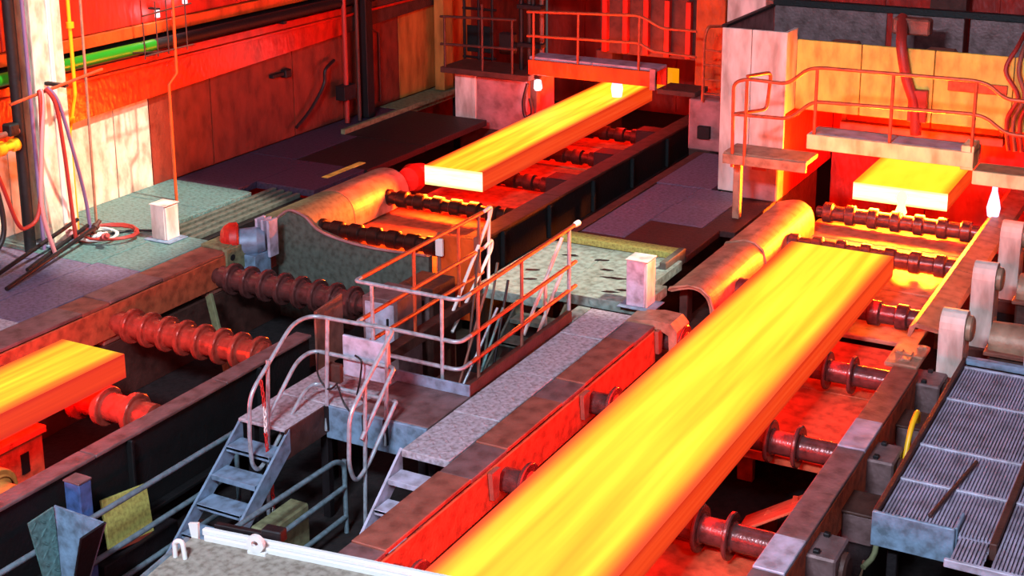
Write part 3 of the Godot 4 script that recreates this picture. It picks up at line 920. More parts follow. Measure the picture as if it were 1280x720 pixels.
func build_decks() -> void:
	var P = M.tread_purple
	var T = M.tread_teal
	var L = M.tread_lav
	var D = M.tread_dark
	var d := deck("walkway", "wide walkway of purple and teal checker plates along the left wall", [  # plate colours carry the light: teal for lit, purple for shaded
		[-17.0, -15.9, -11.6, -9.0, P], [-15.9, -14.9, -11.6, -9.0, P], [-14.9, -14.05, -12.25, -9.0, L],
		[-17.0, -15.9, -14.4, -11.6, P], [-15.9, -14.9, -14.4, -11.6, P], [-14.9, -14.05, -14.5, -12.25, P],
		[-17.0, -15.9, -16.05, -14.4, T], [-15.9, -14.9, -16.05, -14.4, T], [-14.9, -14.05, -16.05, -14.5, T],
		[-17.0, -15.25, -17.3, -16.05, T], [-17.0, -15.25, -18.45, -17.3, T]], 0.0, 0.12)
	bx("edge_plate", V(-15.25, -0.13, -18.45), V(-15.22, 0.0, -16.06), T, d)
	for x in [-16.6, -15.4, -14.3]:
		for z in [-9.6, -12.5, -15.4]:
			bx("stanchion", V(x - 0.06, -1.45, z - 0.06), V(x + 0.06, -0.12, z + 0.06), M.dark, d)
	bx("stanchion", V(-16.2, -1.45, -18.2), V(-16.0, -0.12, -18.0), M.dark, d)
	var d2 := deck("walkway", "walkway painted purple-brown and black for shade, continuing along the left wall to the far machine", [  # darker plates beyond the sunlit zone hold its shade in their colour
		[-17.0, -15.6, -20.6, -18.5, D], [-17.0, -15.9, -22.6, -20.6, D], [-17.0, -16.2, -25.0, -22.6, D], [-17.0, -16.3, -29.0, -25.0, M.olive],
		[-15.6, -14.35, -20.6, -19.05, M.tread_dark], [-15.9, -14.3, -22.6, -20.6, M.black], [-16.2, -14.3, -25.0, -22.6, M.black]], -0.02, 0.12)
	for z in [-19.5, -22.0, -24.5, -27.5]:
		bx("stanchion", V(-16.6, -1.45, z - 0.08), V(-16.4, -0.14, z + 0.08), M.dark, d2)
	bx("kerb", V(-16.3, -0.02, -29.0), V(-16.2, 0.08, -22.6), M.olive, d2)
	# centre: bright mottled deck and lavender gangway
	var c := deck("walkway", "pale mottled centre deck with a raised yellowish kerb at its far edge", [
		[-9.5, -8.4, -17.4, -16.15, M.tread_pale], [-8.4, -7.08, -17.4, -16.5, M.tread_pale],
		[-9.5, -8.4, -18.5, -17.4, M.tread_pale], [-8.4, -7.3, -18.5, -17.4, M.tread_pale]], 0.0, 0.14)
	bx("kerb", V(-9.3, 0.0, -18.75), V(-7.4, 0.1, -18.5), M.board, c)
	bx("kerb_end", V(-7.46, -0.12, -18.76), V(-7.36, 0.11, -18.0), M.greygreen, c)
	for i in 10:
		var s := MB.new()
		var px := rng.randf_range(-9.2, -7.5)
		var pz := rng.randf_range(-18.2, -16.7)
		var poly := []
		for q in 11:
			var an := TAU * q / 11.0
			var rr := rng.randf_range(0.5, 1.0)
			poly.append(Vector2(cos(an) * rr * 0.16, sin(an) * rr * 0.05))
		s.prism(poly, V(px, 0.006, pz), V(0.95, 0, -0.3), V(0.3, 0, 0.95), V(0, 0.003, 0))
		obj("oil_patch", s, M.dark, c)
	for x in [-9.2, -7.6]:
		for z in [-16.8, -18.2]:
			bx("stanchion", V(x - 0.06, -1.45, z - 0.06), V(x + 0.06, -0.14, z + 0.06), M.dark, c)
	var g := deck("walkway", "narrow lavender gangway plates beside the rusty side guard", [
		[-7.66, -7.06, -12.55, -11.48, L], [-7.66, -7.06, -13.85, -12.55, L], [-7.66, -7.06, -15.2, -13.85, L], [-7.66, -7.06, -16.15, -15.2, L], [-7.86, -7.66, -16.15, -15.6, M.tread_pale]], 0.0, 0.08)
	for z in [-12.0, -13.6, -15.4]:
		bx("stanchion", V(-7.62, -1.45, z - 0.05), V(-7.52, -0.08, z + 0.05), M.dark, g)
	var f := deck("walkway", "far centre walkway, lavender plates, the nearest painted dark brown as shadow", [
		[-9.3, -8.55, -19.2, -18.78, M.tread_shadow], [-8.55, -7.35, -20.2, -18.78, M.tread_shadow], [-7.65, -7.1, -22.2, -20.2, M.tread_shadow],
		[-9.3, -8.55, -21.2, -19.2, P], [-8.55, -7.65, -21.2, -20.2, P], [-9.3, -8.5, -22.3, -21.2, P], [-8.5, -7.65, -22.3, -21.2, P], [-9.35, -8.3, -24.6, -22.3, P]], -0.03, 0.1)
	bx("edge_rib", V(-9.5, -0.2, -24.6), V(-9.32, -0.02, -18.8), M.brown, f)
	for z in [-19.5, -21.8, -24.2]:
		bx("stanchion", V(-9.0, -1.45, z - 0.08), V(-8.8, -0.13, z + 0.08), M.dark, f)


# ---------- centre stairs and rails ----------
func steps(called: String, label: String, x0: float, x1: float, y0: float, z0: float, n: int, dy: float, dz: float, m: Material, group := "stairs") -> Node3D:
	var t := thing(called, label, "stairs", V((x0 + x1) / 2, y0 - dy * n - 0.1, z0 + dz * n), group)
	for i in n:
		var y := y0 - dy * (i + 1)
		var z := z0 + dz * (i + 1)
		var b := MB.new()
		b.box(V(x0 + 0.03, y - 0.035, z - absf(dz)), V(x1 - 0.03, y, z), 0.006)
		b.box(V(x0 + 0.03, y - 0.06, z - 0.025), V(x1 - 0.03, y + 0.002, z), 0.004)
		obj("tread", b, m, t)
	var sg := 1.0 if dz > 0 else -1.0
	for x in [x0, x1]:
		var s := MB.new()
		var q := Vector2(dz, -dy).normalized()
		s.prism([Vector2(z0 - 0.06 * sg, y0 - 0.01), Vector2(z0 + dz * n, y0 - dy * n + 0.02), Vector2(z0 + dz * n + 0.04 * sg, y0 - dy * n - 0.22), Vector2(z0 - 0.06 * sg, y0 - 0.28)], V(x - 0.015, 0, 0), Vector3.BACK, Vector3.UP, V(0.03, 0, 0))
		obj("stringer", s, m, t)
	return t

func build_centre() -> void:
	# platform between the two stairs
	var p := thing("stair_platform", "pale blue-grey platform with a deep front fascia between the two stairs", "platform", V(-8.6, -1.45, -12.5))
	bx("deck_plate", V(-9.68, -0.04, -13.0), V(-8.68, 0.0, -12.06), M.tread_lav, p)
	bx("deck_plate", V(-8.67, -0.04, -13.0), V(-7.68, 0.0, -12.06), M.rustplate, p)
	bx("deck_plate", V(-9.68, -0.04, -12.05), V(-9.03, 0.0, -11.3), M.tread_lav, p)
	bx("fascia", V(-9.02, -0.4, -12.06), V(-7.68, -0.005, -12.02), M.bluegrey, p)
	bx("side_fascia", V(-9.05, -0.36, -12.04), V(-9.02, -0.005, -11.3), M.brown, p)
	for q in [[-9.6, -11.45], [-9.6, -12.9], [-7.78, -12.9], [-7.78, -12.12], [-9.1, -12.12]]:
		bx("leg", V(q[0] - 0.05, -1.45, q[1] - 0.05), V(q[0] + 0.05, -0.04, q[1] + 0.05), M.dark, p)
	steps("stairs", "blue-grey stairs going down on the left of the looped railing", -9.68, -9.03, 0.0, -11.3, 5, 0.22, 0.26, M.bluegrey)
	steps("stairs", "pale stairs going down beside the rusty side guard", -7.69, -7.08, 0.0, -11.48, 5, 0.22, 0.26, M.panel)
	steps("stairs", "dark stairs going down inside the railed pit", -8.75, -8.05, 0.0, -16.1, 5, 0.22, 0.3, M.greygreen)
	# looped front railing
	var lines := [
		fil([V(-9.22, -0.3, -11.28), V(-9.22, -0.42, -11.05), V(-9.22, -0.3, -10.95), V(-9.22, 0.02, -10.93), V(-9.22, 0.5, -10.97), V(-9.22, 1.04, -11.75), V(-9.22, 1.02, -12.1), V(-8.7, 1.03, -12.1), V(-8.12, 1.05, -12.1), V(-8.1, 0.98, -11.95), V(-8.1, 0.42, -11.2), V(-8.1, -0.15, -11.16), V(-8.1, -0.4, -11.27), V(-8.1, -0.3, -11.5), V(-8.1, 0.2, -12.07)], 0.16),
		fil([V(-9.22, 0.12, -11.25), V(-9.22, 0.58, -11.8), V(-9.22, 0.6, -12.1), V(-8.12, 0.6, -12.1), V(-8.1, 0.55, -11.98), V(-8.1, 0.05, -11.4)], 0.14),
		fil([V(-9.22, -0.3, -11.28), V(-9.22, 0.17, -11.9), V(-9.22, 0.2, -12.1), V(-8.12, 0.2, -12.1), V(-8.1, 0.2, -12.07)], 0.1)]
	var r := railing("railing", "grey looped stair railing with a lavender panel hung on it", lines, [[V(-9.0, -0.3, -12.0), V(-9.0, 1.03, -12.1)], [V(-8.2, -0.3, -12.0), V(-8.2, 1.05, -12.1)], [V(-9.22, -1.0, -11.18), V(-9.22, 0.78, -11.3)], [V(-8.1, -1.45, -11.4), V(-8.1, 0.66, -11.5)]], M.rail)
	# lavender panel, dark box and cables hanging on it
	tag(bx("control_panel", V(-8.84, 0.36, -12.18), V(-8.22, 0.84, -12.14), M.panel), "flat lavender sheet panel hung on the looped railing", "panel")
	tag(bx("switch_box", V(-9.05, 0.24, -12.2), V(-8.88, 0.46, -12.125), M.brown), "small dark switch box on the railing beside the lavender panel", "switch box")
	var ci := 0
	for c in [[V(-8.62, 0.66, -12.07), V(-8.52, 0.62, -12.04), V(-8.54, 0.42, -12.04), V(-8.6, 0.2, -12.05)], [V(-9.12, 0.6, -12.06), V(-9.12, 0.35, -12.04), V(-8.98, 0.2, -12.03), V(-8.84, 0.3, -12.03)], [V(-8.86, 0.3, -12.03), V(-8.76, 0.08, -12.02), V(-8.66, 0.0, -12.0)]]:
		tag(tb("cable", curve(c), 0.012, M.rubber, null, 6), ["black cable curling down over the lavender panel", "black cable looping from the railing to the switch box", "short black cable below the switch box"][ci], "cable", "cables on the looped railing")
		ci += 1
	for z in [V(-9.0, -0.3, -11.99), V(-8.2, -0.3, -11.99), V(-8.48, -0.3, -11.99)]:
		bx("clamp", z + V(-0.03, 0, -0.03), z + V(0.03, 0.3, 0.0), M.dark, r)
	# red and white barrier chain
	var ch := thing("barrier_chain", "red and white plastic chain hanging beside the left stairs", "chain", V(-9.2, -1.0, -11.1))
	for i in 26:
		var y := 0.6 - i * 0.062
		var lk := MB.new()
		var ring := []
		for s in 11:
			var an := TAU * s / 10.0
			var o := V(cos(an) * 0.016, sin(an) * 0.036, 0)
			if i % 2:
				o = V(0, o.y, o.x)
			ring.append(V(-9.16 + 0.01 * sin(i * 0.4), y, -11.1 - 0.004 * i) + o)
		lk.tube(ring, 0.0085, 6)
		obj("chain_link", lk, M.chainred if (i / 5) % 2 == 0 else M.railwhite, ch)
	# U-shaped railing round the pit
	var xl := -9.33
	var xr := -7.9
	var zf := -13.12
	var u := railing("railing", "tall U-shaped railing around the pit, grey in front, slab glow painted orange-red along its sides", [], [[V(-9.1, -0.05, zf), V(-9.1, 1.07, zf)], [V(-8.13, -0.05, zf + 0.02), V(-8.13, 1.1, zf)]], M.rail)
	for h in [[1.08, "top_rail"], [0.56, "middle_rail"], [0.22, "lower_rail"]]:
		var y: float = h[0]
		tb(h[1], fil([V(xl, y, zf - 0.12), V(xl, y, zf), V(xr, y, zf), V(xr, y, zf - 0.25)], 0.2), 0.026, M.rail, u)
		tb(h[1], [V(xl, y, zf - 0.12), V(xl, y + 0.02, -16.15)], 0.026, M.railred, u)  # orange-red on the side rails is slab light put into the colour
		tb(h[1], [V(xr, y, zf - 0.25), V(xr, y + 0.06, -16.15)], 0.026, M.railred, u)
	for z in [-14.4, -15.5]:
		tb("post", [V(xl, -0.05, z), V(xl, 1.08, z)], 0.022, M.railred, u)
	for z in [-13.55, -14.63]:
		tb("post", [V(xr, -0.05, z), V(xr, 1.09, z)], 0.022, M.rust, u)
	tb("post", [V(xr, -0.0, -15.95), V(xr, 1.12, -15.95)], 0.026, M.rail, u)
	tb("post", [V(xl, -0.0, -16.05), V(xl, 1.08, -16.05)], 0.024, M.rust, u)
	bx("toe_board", V(-8.72, 0.0, -12.98), V(-7.68, 0.14, -12.95), M.bluegrey, u)
	bx("toe_board", V(-7.71, 0.0, -15.6), V(-7.68, 0.14, -12.98), M.brown, u)
	var cm := MB.new()
	cm.lathe(V(xr, 1.14, -16.15), V(0, 0, -1), [Vector2(-0.06, 0.03), Vector2(0.0, 0.04), Vector2(0.08, 0.04), Vector2(0.1, 0)], 12)
	obj("rail_end", cm, M.railwhite, u)
	# frame of the pit under the railing
	var fr := thing("railing_support", "brown channel frame carrying the pit railing", "frame", V(-8.6, -1.45, -14.5))
	bx("front_channel", V(-9.45, -0.2, -13.16), V(-7.68, -0.05, -13.02), M.brown, fr)
	bx("side_channel", V(-7.98, -0.2, -16.1), V(-7.7, -0.05, -13.16), M.brown, fr)
	bx("side_channel", V(-9.45, -0.2, -16.1), V(-9.28, -0.05, -13.16), M.brown, fr)
	for q in [[-9.37, -13.1], [-9.37, -16.0], [-7.8, -13.1], [-7.8, -16.0]]:
		bx("leg", V(q[0] - 0.06, -1.45, q[1] - 0.06), V(q[0] + 0.06, -0.2, q[1] + 0.06), M.dark, fr)
	# white sloping handrails of the pit stairs
	var hl := [
		fil([V(xl, 1.1, -16.2), V(xl, 1.12, -16.42), V(xl, 0.98, -16.36), V(xl, -0.15, -15.25)], 0.12),
		fil([V(xl, 0.58, -16.2), V(xl, 0.64, -16.42), V(xl, 0.5, -16.4), V(xl, -0.35, -15.3)], 0.1)]
	railing("handrail", "white handrail sloping down into the pit on its left side", hl, [[V(xl, 0.0, -16.3), V(xl, 1.08, -16.34)]], M.railwhite, null, "white handrails of the pit stairs")
	railing("handrail", "white handrail sloping down into the pit on its right side", [[V(-8.02, 0.98, -15.98), V(-8.02, 0.0, -14.9)], [V(-8.02, 0.5, -15.98), V(-8.02, -0.35, -15.05)]], [[V(-8.02, -0.4, -15.5), V(-8.02, 0.55, -15.5)]], M.railwhite, null, "white handrails of the pit stairs")
	# lances leaning in the pit
	var ln := [[-8.95, 0.85, -15.4, -8.6, -1.4, -14.2, M.brown, "dark brown"], [-8.7, 0.5, -15.2, -8.66, -1.4, -13.8, M.rust, "rust-red"], [-8.62, 0.75, -15.3, -8.5, -1.4, -14.4, M.greygreen, "grey-green"], [-8.4, 0.3, -14.9, -8.65, -1.4, -13.5, M.rail, "pale grey"], [-8.35, 0.62, -15.1, -8.2, -1.4, -14.0, M.dark, "black"], [-8.15, 0.45, -14.6, -8.4, -1.4, -13.6, M.tread_teal, "teal"]]
	for l in ln:
		tag(tb("lance", [V(l[0], l[1], l[2]), V(l[3], l[4], l[5])], 0.018, l[6], null, 8), "thin %s lance pipe leaning inside the railed pit" % l[7], "lance pipe", "lance pipes leaning in the pit")
	# machinery seen in the pit
	var pm := thing("pit_gearbox", "rust-brown gearbox with a round cover deep inside the railed pit", "gearbox", V(-9.0, -1.45, -14.5))
	bx("gear_case", V(-9.25, -1.45, -15.1), V(-8.72, -0.75, -14.3), M.brown, pm, 0.03)
	var gl := MB.new()
	gl.lathe(V(-8.98, -0.9, -14.3), V(0, 0, 1), [Vector2(0, 0.24), Vector2(0.12, 0.24), Vector2(0.16, 0.18), Vector2(0.16, 0.06), Vector2(0.3, 0.06), Vector2(0.3, 0)], 22)
	obj("round_cover", gl, M.rust, pm)
	# panel with orange glow put into its colour, behind the left side of the railing
	var cb := thing("screen_panel", "upright screen panel with orange light painted on behind the pit railing", "screen", V(-10.1, -1.45, -16.6))
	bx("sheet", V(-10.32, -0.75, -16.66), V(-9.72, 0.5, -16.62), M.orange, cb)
	bx("frame_post", V(-10.36, -1.45, -16.68), V(-10.3, 0.52, -16.6), M.rust, cb)
	bx("frame_post", V(-9.74, -1.45, -16.68), V(-9.68, 0.55, -16.6), M.rust, cb)
	tag(bx("white_plate", V(-10.34, 0.2, -16.58), V(-10.22, 0.46, -16.53), M.railwhite), "small bright white plate on the orange-painted screen panel", "plate")
	for q in [[-10.35, -9.8, -15.3, -14.7, 0.2, M.rustplate, M.panel, "dull violet valve cabinet with a pale door left of the pit railing"], [-10.3, -9.75, -16.1, -15.5, 0.12, M.brown, M.rustplate, "brown valve cabinet behind the one with the pale door"]]:
		var mc := thing("valve_cabinet", q[7], "cabinet", V((q[0] + q[1]) / 2, -1.45, (q[2] + q[3]) / 2), "valve cabinets beside the pit railing")
		bx("cabinet_body", V(q[0], -1.45, q[2]), V(q[1], q[4], q[3]), q[5], mc)
		var cd := bx("cabinet_door", V(q[0] + 0.05, -0.5, q[3]), V(q[1] - 0.05, q[4] - 0.06, q[3] + 0.02), q[6], mc)
		bx("handle", V(q[1] - 0.15, -0.2, q[3] + 0.02), V(q[1] - 0.12, -0.05, q[3] + 0.05), M.dark, cd)
	# white square posts
	for q in [[-7.28, -6.83, -16.42, "square white post beside the centre deck, orange-lit on its right side", "square posts beside the tables"], [-14.92, -14.32, -15.68, "square pinkish-white post on the left walkway", "square posts beside the tables"]]:
		var h := 0.66 if q[0] > -10 else 0.56
		var t := thing("square_post", q[3], "post", V((q[0] + q[1]) / 2, 0, q[2] - 0.2), q[4])
		var b := MB.new()
		b.box(V(q[0], 0.02, q[2] - 0.3), V(q[0] + 0.27, h, q[2]), 0.01)
		obj("post_body", b, M.pinkwhite if q[0] < -10 else M.panel, t)
		bx("side_plate", V(q[0] + 0.27, 0.02, q[2] - 0.29), V(q[0] + 0.3, h - 0.02, q[2] - 0.01), M.pinkwhite, t)
		bx("cap_plate", V(q[0] - 0.01, h, q[2] - 0.31), V(q[0] + 0.31, h + 0.015, q[2] + 0.01), M.pinkwhite, t)
		bx("foot_plate", V(q[0] - 0.1, 0.006, q[2] - 0.34), V(q[0] + 0.42, 0.02, q[2] + 0.08), M.bluegrey, t)


# ---------- left wall, column, pipes, hoses ----------
func build_wall_side() -> void:
	var c := thing("steel_column", "tall cream-white steel column in front of the left wall", "column", V(-16.2, 0, -14.95))
	bx("flange_plate", V(-16.04, 0.01, -15.25), V(-16.0, 14.0, -14.66), M.cream, c)
	bx("flange_plate", V(-16.44, 0.01, -15.25), V(-16.4, 14.0, -14.66), M.cream, c)
	bx("web", V(-16.4, 0.01, -15.0), V(-16.04, 14.0, -14.92), M.cream, c)
	bx("cover_strip", V(-16.0, 0.3, -15.04), V(-15.97, 14.0, -14.96), M.railwhite, c)
	bx("foot_plate", V(-16.5, 0.01, -15.3), V(-15.92, 0.04, -14.62), M.bluegrey, c)
	var v := MB.new()
	v.tube([V(-16.15, 0.0, -14.42), V(-16.15, 14.0, -14.42)], 0.085, 14)
	tag(obj("drain_pipe", v, M.black), "thick black vertical pipe left of the cream column", "pipe")
	tag(tb("thin_conduit", [V(-16.02, 0.0, -14.56), V(-16.02, 14.0, -14.56)], 0.03, M.purplerubber), "thin violet conduit between black pipe and cream column", "conduit")
	var yp := thing("yellow_pipe", "yellow vertical gas pipe right of the cream column", "pipe", V(-16.2, 0, -15.55))
	tb("pipe", [V(-16.2, 0.0, -15.42), V(-16.2, 1.6, -15.42), V(-16.2, 2.2, -15.6), V(-16.2, 14.0, -15.62)], 0.03, M.yellow, yp)
	for y in [1.75, 3.2]:
		var fb := MB.new()
		fb.lathe(V(-16.2, y, -15.48 if y < 2 else -15.61), Vector3.UP, [Vector2(0, 0.03), Vector2(0, 0.06), Vector2(0.09, 0.06), Vector2(0.09, 0.03)], 14)
		obj("fitting", fb, M.yellow, yp)
	tag(tb("brass_conduit", [V(-16.1, 0.0, -15.72), V(-16.1, 14.0, -15.86)], 0.022, M.cover), "thin pale orange conduit beside the yellow gas pipe", "conduit")
	# green pipe in two lengths
	var gp := thing("green_pipe", "green water pipe running along the slot in the red wall", "pipe", V(-16.78, 2.4, -15.8))
	tb("pipe", [V(-16.78, 2.5, -15.9), V(-16.78, 2.5, -18.0)], 0.1, M.green, gp, 18)
	tb("pipe", [V(-16.78, 2.5, -15.9), V(-16.78, 2.5, -12.0)], 0.1, M.green, gp, 18)
	tb("collar", [V(-16.78, 2.5, -14.95), V(-16.78, 2.5, -15.1)], 0.125, M.dark, gp, 18)
	tb("lagging", [V(-16.78, 2.5, -18.0), V(-16.78, 2.5, -24.0)], 0.1, M.black, gp, 14)
	for z in [-13.2, -17.9, -21.5]:
		bx("saddle", V(-17.0, 2.34, z - 0.05), V(-16.7, 2.4, z + 0.05), M.dark, gp)
	# orange drop rod and hanging frame
	tag(tb("drop_rod", [V(-16.0, 0.0, -17.45), V(-16.0, 2.0, -17.45), V(-16.0, 2.15, -17.65), V(-16.0, 6.0, -17.7)], 0.026, M.orange), "orange vertical rod standing on the teal plates near the wall", "rod")
	var hf := thing("hanging_frame", "thin hanging wire frame in front of the red wall girder", "frame", V(-16.2, 2.5, -17.4))
	for z in [-16.95, -17.25, -17.5, -17.95]:
		tb("hanger_rod", [V(-16.0, 2.5, z), V(-16.0, 3.4 if z < -17.1 else 3.1, z)], 0.012, M.brown, hf, 6)
	tb("cross_rod", [V(-16.0, 2.55, -16.95), V(-16.0, 2.56, -18.1)], 0.014, M.brown, hf, 6)
	tb("cross_rod", [V(-16.0, 3.2, -16.95), V(-16.0, 3.25, -18.1)], 0.014, M.brown, hf, 6)
	tb("stay_rod", [V(-16.0, 2.55, -17.4), V(-16.86, 2.45, -17.4)], 0.014, M.brown, hf, 6)
	# two small white lamps on the upper wall
	for q in [[-16.9, 3.0, -18.2, "left"], [-16.9, 3.14, -18.9, "right"]]:
		var lp := thing("wall_lamp", "small white lamp on the upper red wall, %s of two" % ("nearer" if q[3] == "left" else "farther"), "lamp", V(q[0], q[1], q[2]), "small wall lamps")
		var lb := MB.new()
		lb.lathe(V(q[0] + 0.06, q[1], q[2]), Vector3.UP, [Vector2(-0.07, 0), Vector2(-0.06, 0.045), Vector2(0.06, 0.045), Vector2(0.07, 0)], 12)
		obj("bulb", lb, glow(Color(1, 0.9, 0.95), 1.6), lp)
		bx("lamp_bracket", V(-17.0, q[1] + 0.07, q[2] - 0.05), V(q[0] + 0.1, q[1] + 0.1, q[2] + 0.05), M.dark, lp)
		var o := OmniLight3D.new()
		o.name = "wall_lamp_light"
		o.light_color = Color(1, 0.8, 0.85)
		o.light_energy = 0.12
		o.omni_range = 20.0
		o.omni_attenuation = 2.0
		o.light_size = 0.04
		o.shadow_enabled = true
		o.position = V(q[0] + 0.06, q[1], q[2])
		add_child(o)
	# yellow fitting on the left
	var yf := thing("valve", "yellow valve body on a short pipe by the black pipe", "valve", V(-16.1, 1.55, -14.0))
	var yb := MB.new()
	yb.lathe(V(-16.1, 1.66, -13.2), V(0, 0.03, -1), [Vector2(0, 0), Vector2(0, 0.07), Vector2(0.7, 0.07), Vector2(0.72, 0.11), Vector2(0.84, 0.11), Vector2(0.86, 0.07), Vector2(1.0, 0.07), Vector2(1.02, 0.1), Vector2(1.1, 0.1), Vector2(1.1, 0)], 16)
	obj("valve_body", yb, M.yellow, yf)
	tb("pipe", [V(-16.1, 1.86, -12.8), V(-16.1, 1.88, -14.35)], 0.045, M.rust, yf)
	bx("bonnet", V(-16.18, 1.84, -14.3), V(-16.0, 2.02, -14.12), M.black, yf, 0.02)
	tag(tb("support_rod", [V(-15.6, 2.43, -13.8), V(-15.6, 2.62, -15.6)], 0.024, M.railred), "orange slanting rod that carries the hoses across the cream column", "rod")
	tag(bx("rod_bracket", V(-16.0, 2.48, -14.9), V(-15.58, 2.53, -14.82), M.dark), "dark bracket joining the slanting rod to the cream column", "bracket")
	# hoses
	var hs := [
		["dusky red hose hanging in a deep loop at the left picture edge", M.redrubber, 0.03, [V(-15.5, 2.3, -13.1), V(-15.5, 1.4, -13.43), V(-15.5, 0.75, -13.65), V(-15.5, 0.64, -13.82), V(-15.5, 0.8, -14.05), V(-15.5, 1.6, -14.2), V(-15.52, 2.4, -14.28), V(-15.58, 2.53, -14.32)]],
		["pink hose of the pair looped over the slanting rod, nearer leg", M.pinkrubber, 0.032, [V(-15.58, 2.55, -14.36), V(-15.5, 2.3, -14.3), V(-15.48, 1.5, -14.16), V(-15.48, 0.8, -14.1), V(-15.5, 0.06, -14.3)]],
		["dark red hose falling from the slanting rod to the hose heap", M.redrubber, 0.03, [V(-15.55, 2.55, -14.42), V(-15.48, 2.3, -14.52), V(-15.5, 1.6, -14.62), V(-15.55, 0.7, -14.72), V(-15.6, 0.1, -14.8)]],
		["violet hose falling beside the dark red hose to the heap", M.purplerubber, 0.028, [V(-15.56, 2.56, -14.46), V(-15.5, 2.3, -14.6), V(-15.55, 1.5, -14.85), V(-15.7, 0.7, -15.15), V(-15.75, 0.12, -15.25)]],
		["black hose hanging low behind the cream column's left side", M.rubber, 0.04, [V(-16.4, 2.0, -13.9), V(-16.3, 0.6, -14.1), V(-16.3, 0.12, -13.9), V(-16.35, 0.05, -13.4), V(-16.3, 0.05, -12.6)]]]
	for h in hs:
		tag(tb("hose", curve(h[3], 8), h[2], h[1], null, 9), h[0], "hose", "hoses hung at the cream column")
	# heap of couplings at the foot
	var hp := ["coiled red hose at the foot of the cream column", "coiled white hose on the teal plates by the column", "coiled dark red hose on top of the heap by the column"]
	for i in 3:
		var pts := []
		for s in 40:
			var an := s * 0.42 + i
			var r := 0.16 + 0.1 * i + 0.03 * sin(s * 0.9)
			pts.append(V(-15.75 + 0.12 * i + cos(an) * r * 1.2, 0.045 + 0.028 * i + 0.012 * (s / 15), -15.2 - 0.1 * i + sin(an) * r))
		tag(tb("hose_coil", pts, 0.02, [M.redrubber, M.railwhite, M.redrubber][i], null, 7), hp[i], "hose", "hose coils at the column foot")
	for i in 4:
		var p := V(-15.85 + 0.18 * i, 0.1 + 0.05 * (i % 2), -15.05 - 0.14 * (i % 3))
		var cb := MB.new()
		var ax := V(rng.randf_range(-1, 1), rng.randf_range(-0.2, 0.5), rng.randf_range(-1, 1))
		cb.lathe(p, ax, [Vector2(0, 0), Vector2(0, 0.045), Vector2(0.08, 0.045), Vector2(0.09, 0.06), Vector2(0.14, 0.06), Vector2(0.15, 0.035), Vector2(0.24, 0.035), Vector2(0.24, 0)], 12)
		tag(obj("hose_coupling", cb, [M.pinkrubber, M.brown, M.railwhite, M.redrubber][i]), ["pale pink", "brown", "white", "red"][i] + " hose coupling on the heap at the column foot", "coupling", "couplings at the column foot")
	# rods lying on the plates
	var rl := [[V(-15.85, 0.35, -15.1), V(-15.5, 0.04, -12.9), "upper"], [V(-15.75, 0.24, -15.2), V(-15.45, 0.04, -13.7), "short middle"], [V(-15.62, 0.22, -15.2), V(-15.1, 0.04, -13.0), "lower"]]
	for r in rl:
		tag(tb("lance", [r[0], r[1]], 0.032, M.dark, null, 8), "dark lance pipe lying from the hose heap over the walkway, %s of three" % r[2], "lance pipe", "lances lying on the left walkway")
	tag(tb("cable", curve([V(-15.82, 0.03, -15.3), V(-15.6, 0.03, -15.6), V(-15.4, 0.03, -15.85), V(-15.0, 0.03, -16.0)], 6), 0.02, M.rubber, null, 7), "black cable lying across the teal plates of the left walkway", "cable")
	# far details of the left wall
	var dp := thing("dark_stanchion", "dark wall stanchion with pipes halfway along the left wall", "column", V(-16.8, 0, -24.0))
	bx("stanchion_body", V(-16.83, 0.0, -24.2), V(-16.55, 3.2, -23.95), M.black, dp)
	tb("pipe", [V(-16.7, 0.0, -23.4), V(-16.7, 3.0, -23.4)], 0.05, M.redrubber, dp)
	tb("pipe", [V(-16.6, 0.0, -23.7), V(-16.6, 3.0, -23.7)], 0.04, M.brown, dp)
	bx("junction_box", V(-16.83, 0.5, -23.6), V(-16.6, 0.8, -23.2), M.dark, dp)
	tag(tb("hose", curve([V(-16.84, 1.33, -23.2), V(-16.8, 1.2, -22.85), V(-16.82, 0.9, -22.8), V(-16.84, 0.5, -22.4), V(-16.86, 0.2, -21.9)], 6), 0.035, M.rubber, null, 8), "black hose hanging on the red wall panel before the dark stanchion", "hose")
	var vb := thing("wall_valve", "small black valve on the red lower wall panel", "valve", V(-16.9, 1.2, -21.7))
	bx("valve_body", V(-17.0, 1.24, -21.85), V(-16.86, 1.4, -21.65), M.black, vb, 0.02)
	bx("valve_stem", V(-17.0, 1.29, -21.65), V(-16.9, 1.36, -21.3), M.black, vb)
	tag(tb("conduit", [V(-16.95, 0.1, -25.0), V(-16.95, 1.6, -25.0), V(-16.95, 1.75, -24.7)], 0.025, M.brown), "thin brown conduit on the ochre wall panel", "conduit")
	tag(bx("lit_strip", V(-14.75, -0.06, -21.0), V(-14.6, -0.01, -19.8), M.yellowpanel), "short cream strip lying in the gap beside the dim walkway", "strip")


